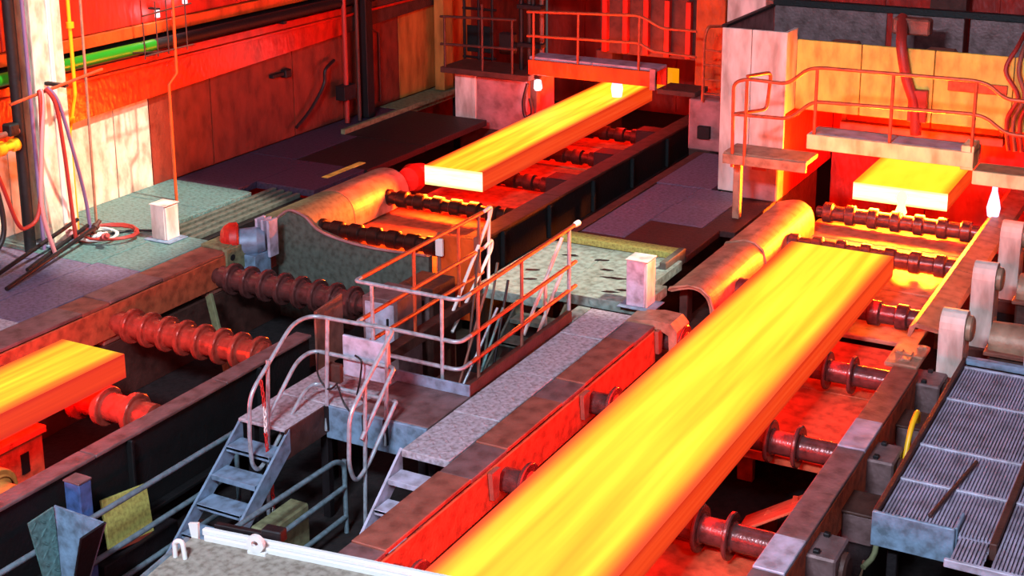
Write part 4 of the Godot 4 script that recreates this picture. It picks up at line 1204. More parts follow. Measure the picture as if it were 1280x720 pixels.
# ---------- far machines and bridges ----------
func build_far() -> void:
	# bridge over the right strand
	var b := thing("foot_bridge", "foot bridge with slab glow painted cream, crossing the right strand above the white-hot slab", "bridge", V(-5.0, 0, -20.9))
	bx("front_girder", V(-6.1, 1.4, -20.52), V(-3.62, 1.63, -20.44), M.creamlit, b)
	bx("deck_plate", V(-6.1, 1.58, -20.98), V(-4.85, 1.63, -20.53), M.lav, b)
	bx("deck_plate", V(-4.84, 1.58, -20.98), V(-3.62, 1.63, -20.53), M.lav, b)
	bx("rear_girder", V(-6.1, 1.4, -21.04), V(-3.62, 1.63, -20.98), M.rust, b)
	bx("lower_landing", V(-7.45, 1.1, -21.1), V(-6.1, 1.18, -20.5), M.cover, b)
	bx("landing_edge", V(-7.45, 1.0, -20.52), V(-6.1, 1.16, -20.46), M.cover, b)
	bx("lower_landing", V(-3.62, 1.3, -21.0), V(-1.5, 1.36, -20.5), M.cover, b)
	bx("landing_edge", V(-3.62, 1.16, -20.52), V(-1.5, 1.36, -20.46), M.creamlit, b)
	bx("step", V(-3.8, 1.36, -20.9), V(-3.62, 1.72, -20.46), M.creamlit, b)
	for x in [-7.35]:
		bx("leg", V(x - 0.06, -0.02, -21.0), V(x + 0.06, 1.1, -20.88), M.cover, b)
	bx("leg", V(-1.8, -0.49, -20.9), V(-1.68, 1.3, -20.78), M.cover, b)
	var lines := [
		fil([V(-7.3, 0.95, -20.5), V(-7.32, 2.3, -20.5), V(-7.1, 2.38, -20.5), V(-6.45, 2.36, -20.5), V(-6.15, 2.62, -20.5), V(-5.95, 2.66, -20.5), V(-3.7, 2.68, -20.5), V(-3.5, 2.65, -20.5), V(-3.25, 2.45, -20.5), V(-1.6, 2.45, -20.5)], 0.14),
		fil([V(-7.3, 1.8, -20.5), V(-6.4, 1.82, -20.5), V(-6.05, 2.13, -20.5), V(-3.7, 2.19, -20.5), V(-3.5, 2.16, -20.5), V(-3.2, 1.95, -20.5), V(-1.6, 1.94, -20.5)], 0.14),
		fil([V(-7.3, 1.8, -20.5), V(-6.95, 1.8, -21.05), V(-6.9, 2.4, -21.05), V(-7.1, 2.42, -20.5)], 0.1)]
	railing("railing", "thin railing painted with orange slab glow, with stepped ends along the right bridge", lines, [[V(-6.0, 1.4, -20.48), V(-6.0, 2.65, -20.5)], [V(-4.85, 1.4, -20.48), V(-4.85, 2.67, -20.5)], [V(-3.66, 1.4, -20.48), V(-3.66, 2.67, -20.5)], [V(-7.1, 1.0, -20.48), V(-7.1, 2.38, -20.5)], [V(-2.0, 1.2, -20.48), V(-2.0, 2.45, -20.5)]], M.railred, null, "bridge railings", 0.028)  # rail colour holds the orange glow from the slab
	# torch bar with nozzles over the slab
	var tb_ := thing("torch_bar", "bar with short hanging torch nozzles over the slab behind the right bridge", "torch bar", V(-5.2, 0.5, -24.2))
	bx("bar", V(-6.6, 0.85, -24.3), V(-3.8, 1.0, -24.1), M.rust, tb_)
	for x in [-6.1, -5.75, -5.35, -5.0, -4.62, -4.35]:
		var nb := MB.new()
		nb.lathe(V(x, 0.52, -24.2), Vector3.UP, [Vector2(0, 0), Vector2(0, 0.035), Vector2(0.08, 0.07), Vector2(0.34, 0.07), Vector2(0.34, 0)], 12)
		obj("nozzle", nb, M.scale, tb_)
	for x in [-6.55, -3.85]:
		bx("hanger", V(x - 0.04, 1.0, -24.25), V(x + 0.04, 1.42, -24.15), M.rust, tb_)
	var ss := thing("backing_screen", "added dark red backing screen hiding the view and reflecting red below the yellow panels", "screen", V(-4.9, -1.45, -25.4))  # added sheet that hides the slab beyond and bounces red light
	for i in 3:
		bx("backing_sheet", V(-7.08 + i * 1.8, -1.45, -25.45), V(-5.3 + i * 1.8, 1.4, -25.38), M.red, ss)
	# torch carriage: white end box, yellow panels, open trough
	var h := thing("torch_carriage", "big pinkish-white and yellow panelled machine with an open top behind the right bridge", "machine", V(-5.6, -1.45, -23.7))
	bx("end_panel", V(-8.24, -0.05, -22.5), V(-7.72, 2.8, -22.44), M.pinkwhite, h)
	bx("end_panel", V(-7.71, -0.05, -22.5), V(-7.1, 2.8, -22.44), M.pinkwhite, h)
	bx("side_panel", V(-8.24, -0.05, -25.0), V(-8.18, 2.8, -22.5), M.pink, h)
	bx("inner_lining", V(-7.16, -0.05, -25.42), V(-7.1, 1.38, -22.5), M.red, h)
	bx("inner_side", V(-7.16, 1.4, -23.0), V(-7.1, 2.8, -22.5), M.pinkwhite, h)
	bx("plinth", V(-8.2, -1.45, -24.9), V(-7.2, -0.05, -22.55), M.brown, h)
	for q in [[-7.1, -6.0], [-5.985, -4.8], [-4.785, -3.55], [-3.535, -1.6]]:
		bx("front_panel", V(q[0], 1.4, -23.06), V(q[1], 2.6, -23.0), M.yellowpanel, h)
	bx("trough_floor", V(-8.18, 1.42, -25.0), V(-1.6, 1.5, -23.06), M.brown, h)
	for q in [[-8.18, -6.1], [-6.0, -4.75], [-4.65, -3.45], [-3.35, -1.6]]:
		bx("back_panel", V(q[0], 1.5, -25.05), V(q[1], 2.84, -25.0), M.rustplate, h)
	bx("back_rim", V(-8.2, 2.84, -25.1), V(-1.6, 2.96, -24.96), M.black, h)
	bx("rim", V(-8.26, 2.8, -25.0), V(-8.16, 2.85, -22.44), M.dark, h)
	bx("far_support", V(-2.0, -1.45, -24.6), V(-1.6, 1.42, -23.1), M.rust, h)
	bx("label_bar", V(-4.55, 1.98, -23.0), V(-3.62, 2.14, -22.95), M.railred, h)
	# things inside the trough
	for q in [[-6.55, "left"], [-4.9, "right"]]:
		var mo := thing("carriage_motor", "dark red motor in the open trough, %s" % ("nearer the white end box" if q[1] == "left" else "above the middle yellow panel"), "motor", V(q[0], 1.5, -24.0), "motors in the open trough")
		var mb := MB.new()
		mb.lathe(V(q[0] - 0.3, 2.2, -24.1), Vector3.RIGHT, [Vector2(0, 0), Vector2(0, 0.2), Vector2(0.1, 0.26), Vector2(0.5, 0.26), Vector2(0.56, 0.18), Vector2(0.62, 0.18), Vector2(0.62, 0)], 20)
		obj("motor_body", mb, M.rust, mo)
		bx("motor_base", V(q[0] - 0.25, 1.5, -24.35), V(q[0] + 0.3, 2.0, -23.85), M.brown, mo)
	var rh := thing("red_pipe_bend", "red bent pipe rising over the middle yellow panel", "pipe", V(-5.25, 1.4, -22.9))
	tb("pipe", curve([V(-5.5, 3.0, -23.6), V(-5.4, 2.85, -23.2), V(-5.32, 2.6, -22.92), V(-5.2, 2.1, -22.9), V(-5.05, 1.7, -22.9), V(-5.0, 1.2, -22.9)], 6), 0.09, M.redrubber, rh, 12)
	bx("pipe_head", V(-5.62, 2.75, -23.7), V(-5.0, 3.02, -23.4), M.rust, rh, 0.03)
	bx("junction", V(-5.15, 1.42, -22.99), V(-4.85, 1.95, -22.85), M.redrubber, rh)
	var k := 0
	for o in [[0.0, 0.0, M.redrubber, "red hose"], [0.1, 0.02, M.rust, "rust-brown hose"], [0.2, -0.02, M.redrubber, "outermost red hose"]]:
		var x: float = -3.52 + o[0]
		tag(tb("hose", curve([V(x, 2.9, -23.6), V(x - 0.02, 2.75, -23.1), V(x - 0.14 + 0.1 * k, 2.4, -22.9), V(x + 0.08, 2.0, -22.88), V(x - 0.06, 1.6, -22.9), V(x, 1.1, -22.95)], 6), 0.035, o[2], null, 8), o[3] + " hanging over the rightmost yellow panel joint", "hose", "hoses over the yellow panels")
		k += 1
	# pink block below the left landing
	var pb := thing("pedestal", "pinkish block pedestal below the left end of the right bridge", "pedestal", V(-7.4, -0.02, -22.2))
	bx("block", V(-7.7, -0.02, -22.4), V(-7.05, 0.68, -22.05), M.pink, pb, 0.02)
	bx("top_plate", V(-7.74, 0.68, -22.42), V(-7.02, 0.75, -22.02), M.cover, pb)
	bx("slot", V(-7.5, 0.5, -22.05), V(-7.25, 0.56, -22.04), M.redrubber, pb)
	# left bridge
	var lb := thing("foot_bridge", "red-lit foot bridge crossing the left strand near the back wall", "bridge", V(-12.1, 0, -25.4))
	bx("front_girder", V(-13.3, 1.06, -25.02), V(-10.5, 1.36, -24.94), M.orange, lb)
	bx("deck_plate", V(-13.3, 1.36, -25.5), V(-11.9, 1.42, -25.0), M.lav, lb)
	bx("deck_plate", V(-11.89, 1.36, -25.5), V(-10.5, 1.42, -25.0), M.lav, lb)
	bx("end_bracket", V(-10.62, 1.0, -25.02), V(-10.5, 1.42, -24.92), M.pink, lb)
	bx("lower_landing", V(-10.5, 0.92, -25.7), V(-9.7, 1.02, -25.02), M.brown, lb)
	bx("lower_landing", V(-15.4, 0.9, -26.0), V(-13.3, 1.02, -24.96), M.brown, lb)
	bx("rear_girder", V(-13.3, 1.0, -25.56), V(-10.5, 1.36, -25.5), M.red, lb)
	for q in [[-13.38, -25.4]]:
		bx("leg", V(q[0] - 0.08, -1.45, q[1] - 0.08), V(q[0] + 0.08, 1.1, q[1] + 0.08), M.brown, lb)
	var ll := [
		fil([V(-13.35, 2.33, -25.0), V(-10.88, 2.44, -25.0), V(-10.4, 2.22, -25.0), V(-9.7, 2.22, -25.0)], 0.15),
		fil([V(-13.35, 1.84, -25.0), V(-10.87, 1.9, -25.0), V(-10.62, 1.76, -25.0), V(-9.7, 1.72, -25.0)], 0.12)]
	railing("railing", "red-lit railing of three bays along the left bridge", ll, [[V(-13.2, 1.1, -24.98), V(-13.2, 2.34, -25.0)], [V(-12.2, 1.1, -24.98), V(-12.2, 2.38, -25.0)], [V(-10.88, 1.1, -24.98), V(-10.88, 2.44, -25.0)]], M.railred, null, "bridge railings", 0.028)
	railing("railing", "dark railing on the lower landing left of the left bridge", [[V(-15.4, 2.08, -25.0), V(-13.6, 2.14, -25.0)], [V(-15.4, 1.5, -25.0), V(-13.6, 1.54, -25.0)]], [[V(-15.3, 1.0, -25.0), V(-15.3, 2.08, -25.0)], [V(-14.4, 1.0, -25.0), V(-14.4, 2.4, -25.0)], [V(-13.7, 1.0, -25.0), V(-13.7, 2.14, -25.0)]], M.brown, null, "bridge railings", 0.028)
	# pink machine under the landing
	var pk := thing("pink_housing", "dusky pink machine housing below the lower landing of the left bridge", "machine", V(-14.4, -0.5, -26.0))
	bx("body_panel", V(-15.25, -0.2, -26.6), V(-14.75, 0.82, -25.3), M.pinkwhite, pk)
	bx("body_panel", V(-14.74, -0.3, -26.6), V(-13.55, 0.8, -25.34), M.pink, pk)
	bx("plinth", V(-15.2, -1.45, -26.5), V(-13.6, -0.2, -25.4), M.brown, pk)
	var cl := MB.new()
	cl.tube(curve([V(-13.45, 0.8, -25.2), V(-13.55, 0.4, -25.2), V(-13.5, 0.1, -25.2), V(-13.35, 0.2, -25.2), V(-13.4, 0.5, -25.2)], 6), 0.035, 8)
	tag(obj("hose", cl, M.rubber), "black looped hose beside the dusky pink housing", "hose")
	# lamp under the bridge
	var lp := thing("bridge_lamp", "bright white lamp below the left end of the left bridge", "lamp", V(-13.2, 0.8, -25.1))
	var lm := MB.new()
	lm.lathe(V(-13.16, 0.86, -25.1), V(0.1, -1, 0.1), [Vector2(-0.08, 0), Vector2(-0.06, 0.07), Vector2(0.1, 0.09), Vector2(0.15, 0.06), Vector2(0.16, 0)], 14)
	obj("bulb", lm, glow(Color(1, 0.95, 1), 1.8), lp)
	bx("bracket", V(-13.22, 0.95, -25.16), V(-13.1, 1.1, -25.04), M.dark, lp)
	var ol := OmniLight3D.new()
	ol.name = "bridge_lamp_light"
	ol.light_color = Color(1, 0.85, 0.9)
	ol.light_energy = 0.5
	ol.omni_range = 30.0
	ol.omni_attenuation = 2.0
	ol.light_size = 0.06
	ol.shadow_enabled = true
	ol.position = V(-13.15, 0.83, -25.09)
	add_child(ol)
	# dark vertical pipework between bridge and landing
	var vp := thing("pipe_riser", "dark bundle of vertical pipes left of the left bridge", "pipework", V(-13.5, 0.9, -25.6))
	for i in 4:
		tb("pipe", [V(-13.75 + i * 0.14, 1.0, -25.5 - 0.1 * (i % 2)), V(-13.75 + i * 0.14, 6.0, -25.5 - 0.1 * (i % 2))], 0.05, [M.dark, M.brown, M.black, M.rust][i], vp)
	for y in [1.5, 2.3, 2.8]:
		bx("pipe_clamp", V(-13.82, y, -25.66), V(-13.26, y + 0.09, -25.42), M.dark, vp)
	bx("gauge_box", V(-14.3, 1.3, -25.7), V(-13.95, 1.75, -25.5), M.black, vp, 0.03)
	bx("gauge_arm", V(-13.96, 1.45, -25.62), V(-13.7, 1.55, -25.52), M.black, vp)
	# machinery behind the left bridge
	var mm := thing("mould_machine", "dark red machine with ribs behind the left bridge railing", "machine", V(-12.0, -1.45, -28.5))
	bx("body", V(-13.4, 0.9, -29.5), V(-9.9, 2.3, -28.6), M.brown, mm)
	for i in 7:
		bx("rib", V(-13.3 + i * 0.5, 0.95, -28.6), V(-13.18 + i * 0.5, 2.2, -28.45), M.red, mm)
	bx("top_beam", V(-15.5, 2.35, -29.0), V(-9.8, 2.75, -28.5), M.black, mm)
	bx("leg", V(-13.6, -1.45, -29.4), V(-13.2, 0.9, -28.8), M.brown, mm)
	bx("leg", V(-10.3, -1.45, -29.4), V(-9.95, 0.9, -28.8), M.brown, mm)
	tag(bx("hot_gap", V(-12.2, 0.1, -29.4), V(-11.8, 0.52, -29.0), glow(Color(1.0, 0.6, 0.02), 1.0)), "small yellow-hot block glowing beyond the left bridge", "steel slab", "hot slabs on the roller tables")
	# far column and its pedestal
	var fc := thing("steel_column", "broad column with orange light painted on one face between the two bridges", "column", V(-9.6, -1.45, -26.3))
	bx("column_face", V(-10.1, -1.45, -26.5), V(-9.5, 14.0, -26.0), M.orange, fc)  # orange face stands in for glow falling on the column
	bx("column_face", V(-9.48, -1.45, -26.5), V(-8.7, 14.0, -26.05), M.pinkwhite, fc)
	var pd := thing("pedestal", "pinkish pedestal block at the foot of the broad column", "pedestal", V(-9.45, -0.1, -25.3))
	bx("block", V(-9.82, -0.1, -25.7), V(-9.05, 0.9, -25.0), M.pink, pd, 0.02)
	bx("foot", V(-9.8, -1.45, -25.68), V(-9.36, -0.1, -25.0), M.brown, pd)
	bx("knob", V(-9.6, 0.15, -25.0), V(-9.35, 0.4, -24.9), M.black, pd)
	var ld := thing("ladder", "red-lit ladder with hooped rails beside the broad column", "ladder", V(-9.3, 0.9, -25.0))
	for x in [-9.5, -9.12]:
		tb("stile", fil([V(x, 0.9, -24.9), V(x, 2.1, -24.9), V(x + 0.06, 2.35, -24.9), V(x + 0.2, 2.3, -25.3)], 0.12), 0.03, M.railred, ld)
	for i in 4:
		tb("rung", [V(-9.5, 1.05 + i * 0.28, -24.9), V(-9.12, 1.05 + i * 0.28, -24.9)], 0.02, M.railred, ld)
	# ochre pillar and dark scaffolding in the left background
	var op := thing("steel_column", "narrow column painted ochre for yellow light at the far end of the left wall", "column", V(-16.7, -0.02, -27.2))
	bx("column_face", V(-16.8, 0.0, -27.4), V(-16.55, 8.0, -27.0), M.ochre, op)  # ochre carries the yellow light falling on this pillar
	var sf := thing("scaffold", "dark scaffold frame beside the ochre column", "scaffold", V(-16.0, -0.02, -27.5))
	for x in [-16.12, -15.75, -15.4]:
		tb("pole", [V(x, -1.45, -27.2), V(x, 6.0, -27.2)], 0.035, M.dark, sf)
	for y in [0.8, 1.9, 2.6]:
		tb("ledger", [V(-16.16, y, -27.2), V(-15.3, y, -27.2)], 0.03, M.dark, sf)
	bx("sheet", V(-16.12, 0.9, -27.35), V(-15.5, 1.5, -27.3), M.black, sf)
	# back column ribs behind the right machine
	for q in [[-6.9, "dark"], [-1.9, "brown"]]:
		tag(bx("roof_stanchion", V(q[0], -1.45, -32.6), V(q[0] + 0.8, 14.0, -32.2), M.brown), "brown roof stanchion before the back wall, %s" % ("behind the white end box" if q[1] == "dark" else "beyond the yellow panels"), "column", "roof stanchions at the back wall")


# ---------- right-hand machinery and grating ----------
func build_right_side() -> void:
	# bearing stands outside the strip cover
	for q in [[-16.85, "nearest, by the mottled rail end"], [-18.85, "middle one, beside the strip cover joint"], [-20.9, "farthest, below the right landing"]]:
		var z: float = q[0]
		var s := thing("bearing_stand", "pinkish-white bearing stand with a rounded head, %s" % q[1], "bearing stand", V(-3.0, -1.45, z), "bearing stands right of the strip cover")
		var b := MB.new()
		var poly := [Vector2(-0.2, -0.7), Vector2(0.2, -0.7), Vector2(0.2, 0.32)]
		for i in 9:
			var an := PI * i / 8.0
			poly.append(Vector2(cos(an) * 0.2, 0.36 + sin(an) * 0.2))
		poly.append(Vector2(-0.2, 0.32))
		b.prism(poly, V(-3.2, 0, z), Vector3.BACK, Vector3.UP, V(0.3, 0, 0))
		obj("stand", b, M.pinkwhite, s)
		var h := MB.new()
		h.lathe(V(-2.9, 0.34, z), Vector3.RIGHT, [Vector2(0, 0.16), Vector2(0.06, 0.16), Vector2(0.08, 0.13), Vector2(0.08, 0)], 20)
		obj("bearing_cover", h, M.cover, s)
		bx("foot", V(-3.26, -0.78, z - 0.3), V(-2.7, -0.6, z + 0.3), M.brown, s)
		bx("pedestal", V(-3.2, -1.45, z - 0.25), V(-2.72, -0.78, z + 0.25), M.dark, s)
		var g := thing("gear_housing", "rusty gear housing behind the bearing stand, %s" % q[1].split(",")[0], "gear housing", V(-2.4, -0.495, z - 0.5), "gear housings right of the strip cover")
		bx("lower_case", V(-2.68, -0.495, z - 0.75), V(-2.0, -0.05, z - 0.25), M.brown, g, 0.03)
		var gb := MB.new()
		gb.lathe(V(-2.68, 0.05, z - 0.5), Vector3.RIGHT, [Vector2(0, 0), Vector2(0, 0.24), Vector2(0.5, 0.26), Vector2(0.52, 0.15), Vector2(0.8, 0.15), Vector2(0.8, 0)], 22)
		obj("upper_case", gb, M.cover, g)
		bx("split_flange", V(-2.72, -0.05, z - 0.82), V(-1.96, 0.0, z - 0.18), M.rust, g)
	for q in [[-18.05, M.redpanel, "red-lit"], [-19.9, M.orange, "orange-lit"]]:  # red and orange base colours stand in for slab glow
		tag(bx("pit_cross_beam", V(-2.7, -0.3, q[0] - 0.15), V(-0.6, -0.12, q[0] + 0.15), q[1]), q[2] + " cross beam with painted glow between the gear housings at the right", "beam", "cross beams at the right")
	tag(bx("machine_bench", V(-2.7, -1.45, -22.0), V(-0.4, -0.5, -16.9), M.dark), "dark machine bench below the gear housings", "bench")
	tag(bx("cabinet", V(-2.2, 0.0, -17.1), V(-1.7, 0.62, -16.75), M.panel), "pale lavender cabinet at the right picture edge behind the grating", "cabinet")
	# grating walkway
	var g := thing("grating_walkway", "lavender bar grating walkway with a blue-grey front kerb at the lower right", "walkway", V(-1.9, -0.12, -14.5))
	var rows := [-12.42, -13.3, -14.15, -15.45, -16.45]
	for c in [[-2.83, -1.77], [-1.70, -0.7]]:
		for i in 4:
			var za: float = rows[i]
			var zb: float = rows[i + 1]
			if c[0] > -2.0 and i == 0:
				za = -11.95
			var bb := MB.new()
			var n := int((c[1] - c[0]) / 0.034)
			for k in n:
				var x: float = c[0] + 0.01 + k * 0.034
				bb.box(V(x, -0.035, zb + 0.03), V(x + 0.02, -0.004, za - 0.03), 0.0)
			var m := int((za - zb) / 0.12)
			for k in m:
				bb.box(V(c[0], -0.06, zb + 0.05 + k * 0.12), V(c[1], -0.035, zb + 0.14 + k * 0.12), 0.0)
			var o := obj("grating_bars", bb, M.lav, g)
			o.set_meta("kind", "stuff")
			bx("cross_bar", V(c[0], -0.06, zb - 0.025), V(c[1], 0.008, zb + 0.025), M.panel, g)
	bx("edge_angle", V(-2.88, -0.12, -16.6), V(-2.83, 0.06, -12.42), M.brown, g)
	bx("middle_angle", V(-1.77, -0.12, -16.6), V(-1.70, 0.05, -12.3), M.brown, g)
	bx("front_kerb", V(-2.88, -0.3, -12.42), V(-2.1, 0.06, -12.38), M.bluegrey, g)
	bx("kerb_return", V(-2.12, -0.3, -12.76), V(-2.08, 0.06, -12.42), M.bluegrey, g)
	bx("front_bar", V(-2.1, -0.08, -11.97), V(-0.7, 0.0, -11.92), M.panel, g)
	bx("rear_bar", V(-2.83, 0.0, -16.62), V(-1.0, 0.08, -16.52), M.bluegrey, g)
	var eb := MB.new()
	for k in 8:
		eb.box(V(-2.05 + k * 0.034, -0.035, -12.4), V(-2.03 + k * 0.034, -0.004, -11.97), 0.0)
	for k in 3:
		eb.box(V(-2.06, -0.06, -12.38 + k * 0.13), V(-1.77, -0.035, -12.29 + k * 0.13), 0.0)
	obj("grating_bars", eb, M.lav, g).set_meta("kind", "stuff")
	for x in [-2.7, -1.74, -0.9]:
		for z in [-12.6, -14.5, -16.4]:
			bx("leg", V(x - 0.05, -1.45, z - 0.05), V(x + 0.05, -0.06, z + 0.05), M.dark, g)
	var br := MB.new()
	br.bar(V(-2.2, 0.025, -13.95), V(-2.38, 0.025, -12.6), 0.035, 0.035)
	tag(obj("steel_bar", br, M.brown), "thin rusty bar lying on the bar grating", "bar")
	# orange-lit patch plate on the grating
	# cables between rail and grating
	var cs := [[V(-3.02, -0.1, -14.9), V(-2.97, 0.14, -14.6), V(-2.98, 0.02, -14.35), V(-2.98, -0.35, -14.1), V(-2.93, -0.2, -13.9)], [V(-2.98, 0.08, -14.75), V(-3.02, -0.1, -14.5), V(-2.92, -0.4, -14.25), V(-2.98, -0.55, -14.0)], [V(-2.98, -0.62, -12.6), V(-2.9, -0.7, -12.2), V(-2.6, -0.95, -12.0), V(-2.2, -0.8, -12.1)], [V(-2.95, -0.3, -12.9), V(-2.9, -0.55, -12.7), V(-2.95, -0.6, -12.45)]]
	var cn := ["yellow cable knotted beside the bar grating", "second yellow cable dropping beside the knot", "dull yellow cable sagging below the blue-grey kerb", "olive cable end near the nearest bearing block"]
	for i in 4:
		tag(tb("cable", curve(cs[i], 7), [0.03, 0.022, 0.016, 0.03][i], [M.yellow, M.yellow, M.cover, M.olive][i], null, 8), cn[i], "cable", "yellow cables beside the grating")
	# boxes in the gap below
	for q in [[-13.1, "violet-brown junction box between two bearing blocks"], [-15.3, "violet-brown junction box below the yellow cable knot's far end"]]:
		var jb := thing("junction_box", q[1], "junction box", V(-3.15, -0.62, q[0]), "junction boxes beside the right rail")
		bx("box_body", V(-3.3, -0.62, q[0] - 0.22), V(-2.98, -0.3, q[0] + 0.22), M.rustplate, jb, 0.015)
		bx("box_lid", V(-3.32, -0.3, q[0] - 0.24), V(-2.97, -0.27, q[0] + 0.24), M.brown, jb)
		bx("gland", V(-2.98, -0.5, q[0] - 0.05), V(-2.92, -0.42, q[0] + 0.05), M.dark, jb)


# ---------- lower passage and the near platform ----------
func build_near() -> void:
	# railings of the sunken passage
	railing("railing", "blue-grey pipe railing along the left of the sunken passage", [[V(-9.9, -0.28, -7.2), V(-9.9, -0.3, -11.5)], [V(-9.9, -0.76, -7.2), V(-9.9, -0.78, -11.5)], [V(-9.9, -1.15, -8.6), V(-9.9, -1.15, -11.5)]], [[V(-9.9, -1.45, -11.5), V(-9.9, -0.3, -11.5)], [V(-9.9, -1.45, -7.4), V(-9.9, -0.3, -7.4)]], M.railblue, null, "railings of the sunken passage", 0.03)
	railing("railing", "pipe railing along the right of the sunken passage before the looped railing", [fil([V(-8.7, -0.42, -9.0), V(-8.7, -0.5, -11.75), V(-8.7, -0.6, -11.9), V(-8.7, -0.8, -11.9)], 0.1), [V(-8.7, -0.88, -9.0), V(-8.7, -0.88, -11.9)], [V(-8.7, -1.25, -9.8), V(-8.7, -1.25, -11.9)]], [[V(-8.7, -1.45, -11.9), V(-8.7, -0.55, -11.9)], [V(-8.7, -1.45, -9.1), V(-8.7, -0.45, -9.1)]], M.railblue, null, "railings of the sunken passage", 0.03)
	tag(bx("block", V(-9.0, -1.45, -11.3), V(-8.75, -0.8, -10.6), M.olive, null, 0.02), "olive concrete block behind the barrier chain", "block")
	# debris on the passage floor
	var rb := MB.new()
	for i in 260:
		var s := rng.randf_range(0.02, 0.075)
		var p := V(rng.randf_range(-10.3, -8.9), -1.45 + s * 0.4, rng.randf_range(-11.2, -8.0))
		rb.t = Transform3D(Basis.from_euler(V(rng.randf() * 6, rng.randf() * 6, rng.randf() * 6)), p)
		rb.box(V(-s, -s * 0.6, -s * 1.5), V(s, s * 0.6, s * 1.5), s * 0.25)
	var ro := obj("rubble", rb, M.rubble)
	ro.set_meta("kind", "stuff")
	tag(ro, "reddish rubble and scale strewn over the sunken passage floor", "rubble")
	# leaning board
	var bd2 := MB.new()
	bd2.t = Transform3D(Basis(V(0, -0.16, -0.985).normalized(), V(-0.27, 0.95, -0.15).normalized(), V(0.96, 0.26, -0.05).normalized()).orthonormalized(), V(-10.16, -0.68, -10.02))
	bd2.box(V(-0.33, -0.27, -0.02), V(0.33, 0.25, 0.02), 0.006)
	var bdt := thing("leaning_board", "mottled yellow board with a red lower edge behind the passage railing", "board", V(-10.2, -0.96, -10.0))
	obj("board", bd2, M.board, bdt)
	var be := MB.new()
	be.t = bd2.t
	be.box(V(-0.33, -0.31, -0.022), V(0.33, -0.27, 0.022), 0.004)
	obj("edge_strip", be, M.redpanel, bdt)
	tag(bx("plinth", V(-10.3, -1.45, -10.6), V(-10.0, -0.98, -9.5), M.dark), "dark plinth under the mottled yellow board", "plinth")
	# blue post
	var bp := thing("blue_post", "short square blue post beside the metal chute", "post", V(-10.13, -1.45, -9.38))
	bx("post_body", V(-10.25, -1.45, -9.46), V(-10.04, 0.03, -9.29), M.blue, bp, 0.012)
	bx("cap", V(-10.255, 0.03, -9.465), V(-10.035, 0.05, -9.285), M.rustplate, bp)
	# chute
	var ct := thing("metal_chute", "open metal chute, green inside left and pale blue at its back, beside the blue post", "chute", V(-9.5, -1.45, -8.6))
	var w := 0.02
	var lf := MB.new()
	lf.prism([Vector2(-8.41, 0.12), Vector2(-8.72, 0.14), Vector2(-8.74, -0.78), Vector2(-8.58, -0.78)], V(-9.8, 0, 0), Vector3.BACK, Vector3.UP, V(w, 0, 0))
	obj("side_wall", lf, M.tread_teal, ct)
	var bk := MB.new()
	bk.prism([Vector2(-9.8, 0.14), Vector2(-9.15, 0.12), Vector2(-9.52, -0.78), Vector2(-9.8, -0.78)], V(0, 0, -8.76), Vector3.RIGHT, Vector3.UP, V(0, 0, w))
	obj("back_wall", bk, M.bluegrey, ct)
	var rt := MB.new()
	rt.prism([Vector2(-8.76, 0.0), Vector2(-8.45, -0.02), Vector2(-8.58, -0.97), Vector2(-8.76, -0.97)], V(-9.15, 0.12, 0), Vector3.BACK, V(0.38, 0.92, 0).normalized(), V(-w, 0.008, 0))
	obj("side_wall", rt, M.dark, ct)
	bx("chute_base", V(-9.8, -1.45, -8.76), V(-9.5, -0.78, -8.5), M.dark, ct)
	# service platform across the bottom, turned a few degrees
	var pl := thing("service_platform", "dusty grey service platform with white edge bars at the bottom centre", "platform", V(-8.0, 0.0, -8.85))
	var T := Transform3D(Basis(Vector3.UP, deg_to_rad(7.6)), V(-8.02, 0.3, -8.82))
	var dk := MB.new()
	dk.t = T
	dk.box(V(-0.08, -0.12, 0.08), V(2.9, -0.03, 1.6), 0.01)
	obj("deck_plate", dk, M.concrete, pl)
	for q in [[0.0, 0.0, 0.06], [0.08, -0.02, 0.045]]:
		var rl := MB.new()
		rl.t = T
		rl.box(V(0.0 if q[0] == 0.0 else 0.06, -0.03 + q[1], q[0] - 0.02), V(2.9, 0.04 + q[1], q[0] - 0.02 + q[2]), 0.012)
		obj("edge_bar", rl, M.railwhite, pl)
	var lg := MB.new()
	lg.t = T
	# lug with a round hole: ring of quads
	var ring := 18
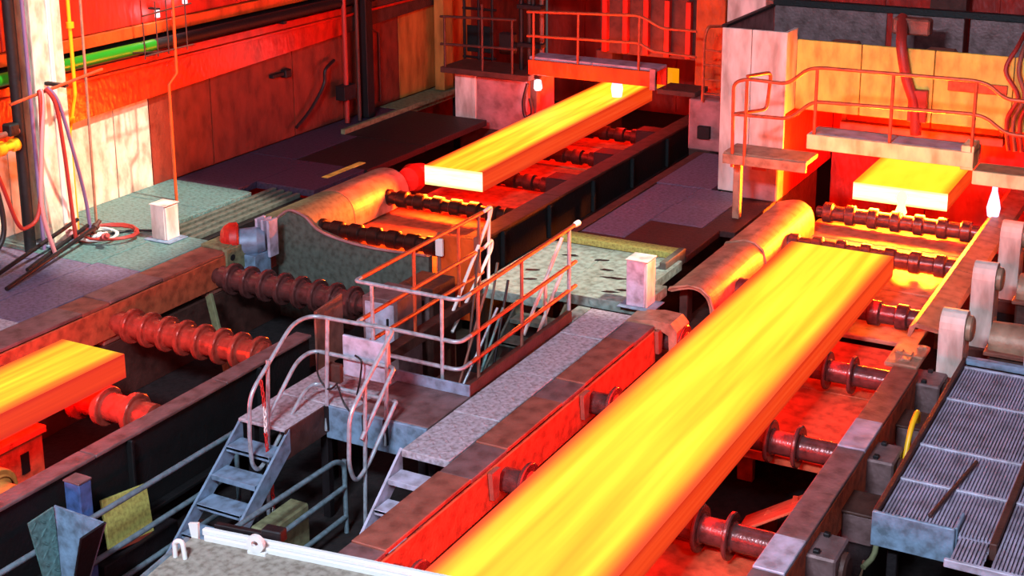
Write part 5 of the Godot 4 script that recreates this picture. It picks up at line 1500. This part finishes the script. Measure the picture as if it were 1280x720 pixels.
	for i in ring:
		var a0 := TAU * i / ring
		var a1 := TAU * (i + 1) / ring
		var o0 := V(cos(a0), sin(a0), 0)
		var o1 := V(cos(a1), sin(a1), 0)
		var c := V(0.62, 0.07, 0.14)
		for s in [-0.02, 0.02]:
			lg.quad(c + o0 * 0.035 + V(0, 0, s), c + o1 * 0.035 + V(0, 0, s), c + o1 * 0.085 + V(0, 0, s), c + o0 * 0.085 + V(0, 0, s), V(0, 0, s))
		lg.quad(c + o0 * 0.085 + V(0, 0, -0.02), c + o1 * 0.085 + V(0, 0, -0.02), c + o1 * 0.085 + V(0, 0, 0.02), c + o0 * 0.085 + V(0, 0, 0.02), o0 + o1)
		lg.quad(c + o0 * 0.035 + V(0, 0, -0.02), c + o1 * 0.035 + V(0, 0, -0.02), c + o1 * 0.035 + V(0, 0, 0.02), c + o0 * 0.035 + V(0, 0, 0.02), -o0 - o1)
	lg.box(V(0.54, -0.04, 0.12), V(0.72, 0.0, 0.16), 0.004)
	obj("lifting_lug", lg, M.railwhite, pl)
	var cb := MB.new()
	cb.t = T
	cb.prism([Vector2(0, 0.1), Vector2(0.1, 0.12), Vector2(0.09, -0.12), Vector2(0.04, -0.12)], V(-0.1, 0, 0.06), Vector3.RIGHT, Vector3.UP, V(0, 0, 0.03))
	obj("corner_bracket", cb, M.railwhite, pl)
	var db := MB.new()
	db.t = T
	db.box(V(0.08, -0.02, -0.1), V(0.58, 0.06, -0.04), 0.006)
	db.box(V(0.56, -0.02, -0.16), V(0.76, 0.1, -0.04), 0.01)
	obj("rear_bar", db, M.dark, pl)
	var lb := MB.new()
	lb.t = T
	lb.box(V(-0.16, -0.12, 0.06), V(-0.1, -0.05, 1.6), 0.01)
	obj("side_bar", lb, M.railblue, pl)
	var hk := MB.new()
	hk.t = T
	hk.tube(fil([V(-0.02, -0.1, 0.42), V(-0.02, 0.12, 0.42), V(0.06, 0.14, 0.42), V(0.08, -0.03, 0.42)], 0.05), 0.022, 8)
	obj("hook", hk, M.railwhite, pl)
	for x in [0.2, 2.6]:
		for z in [0.3, 1.4]:
			var lgx := MB.new()
			lgx.t = T
			lgx.box(V(x - 0.05, -1.75, z - 0.05), V(x + 0.05, -0.12, z + 0.05), 0.006)
			obj("leg", lgx, M.dark, pl)
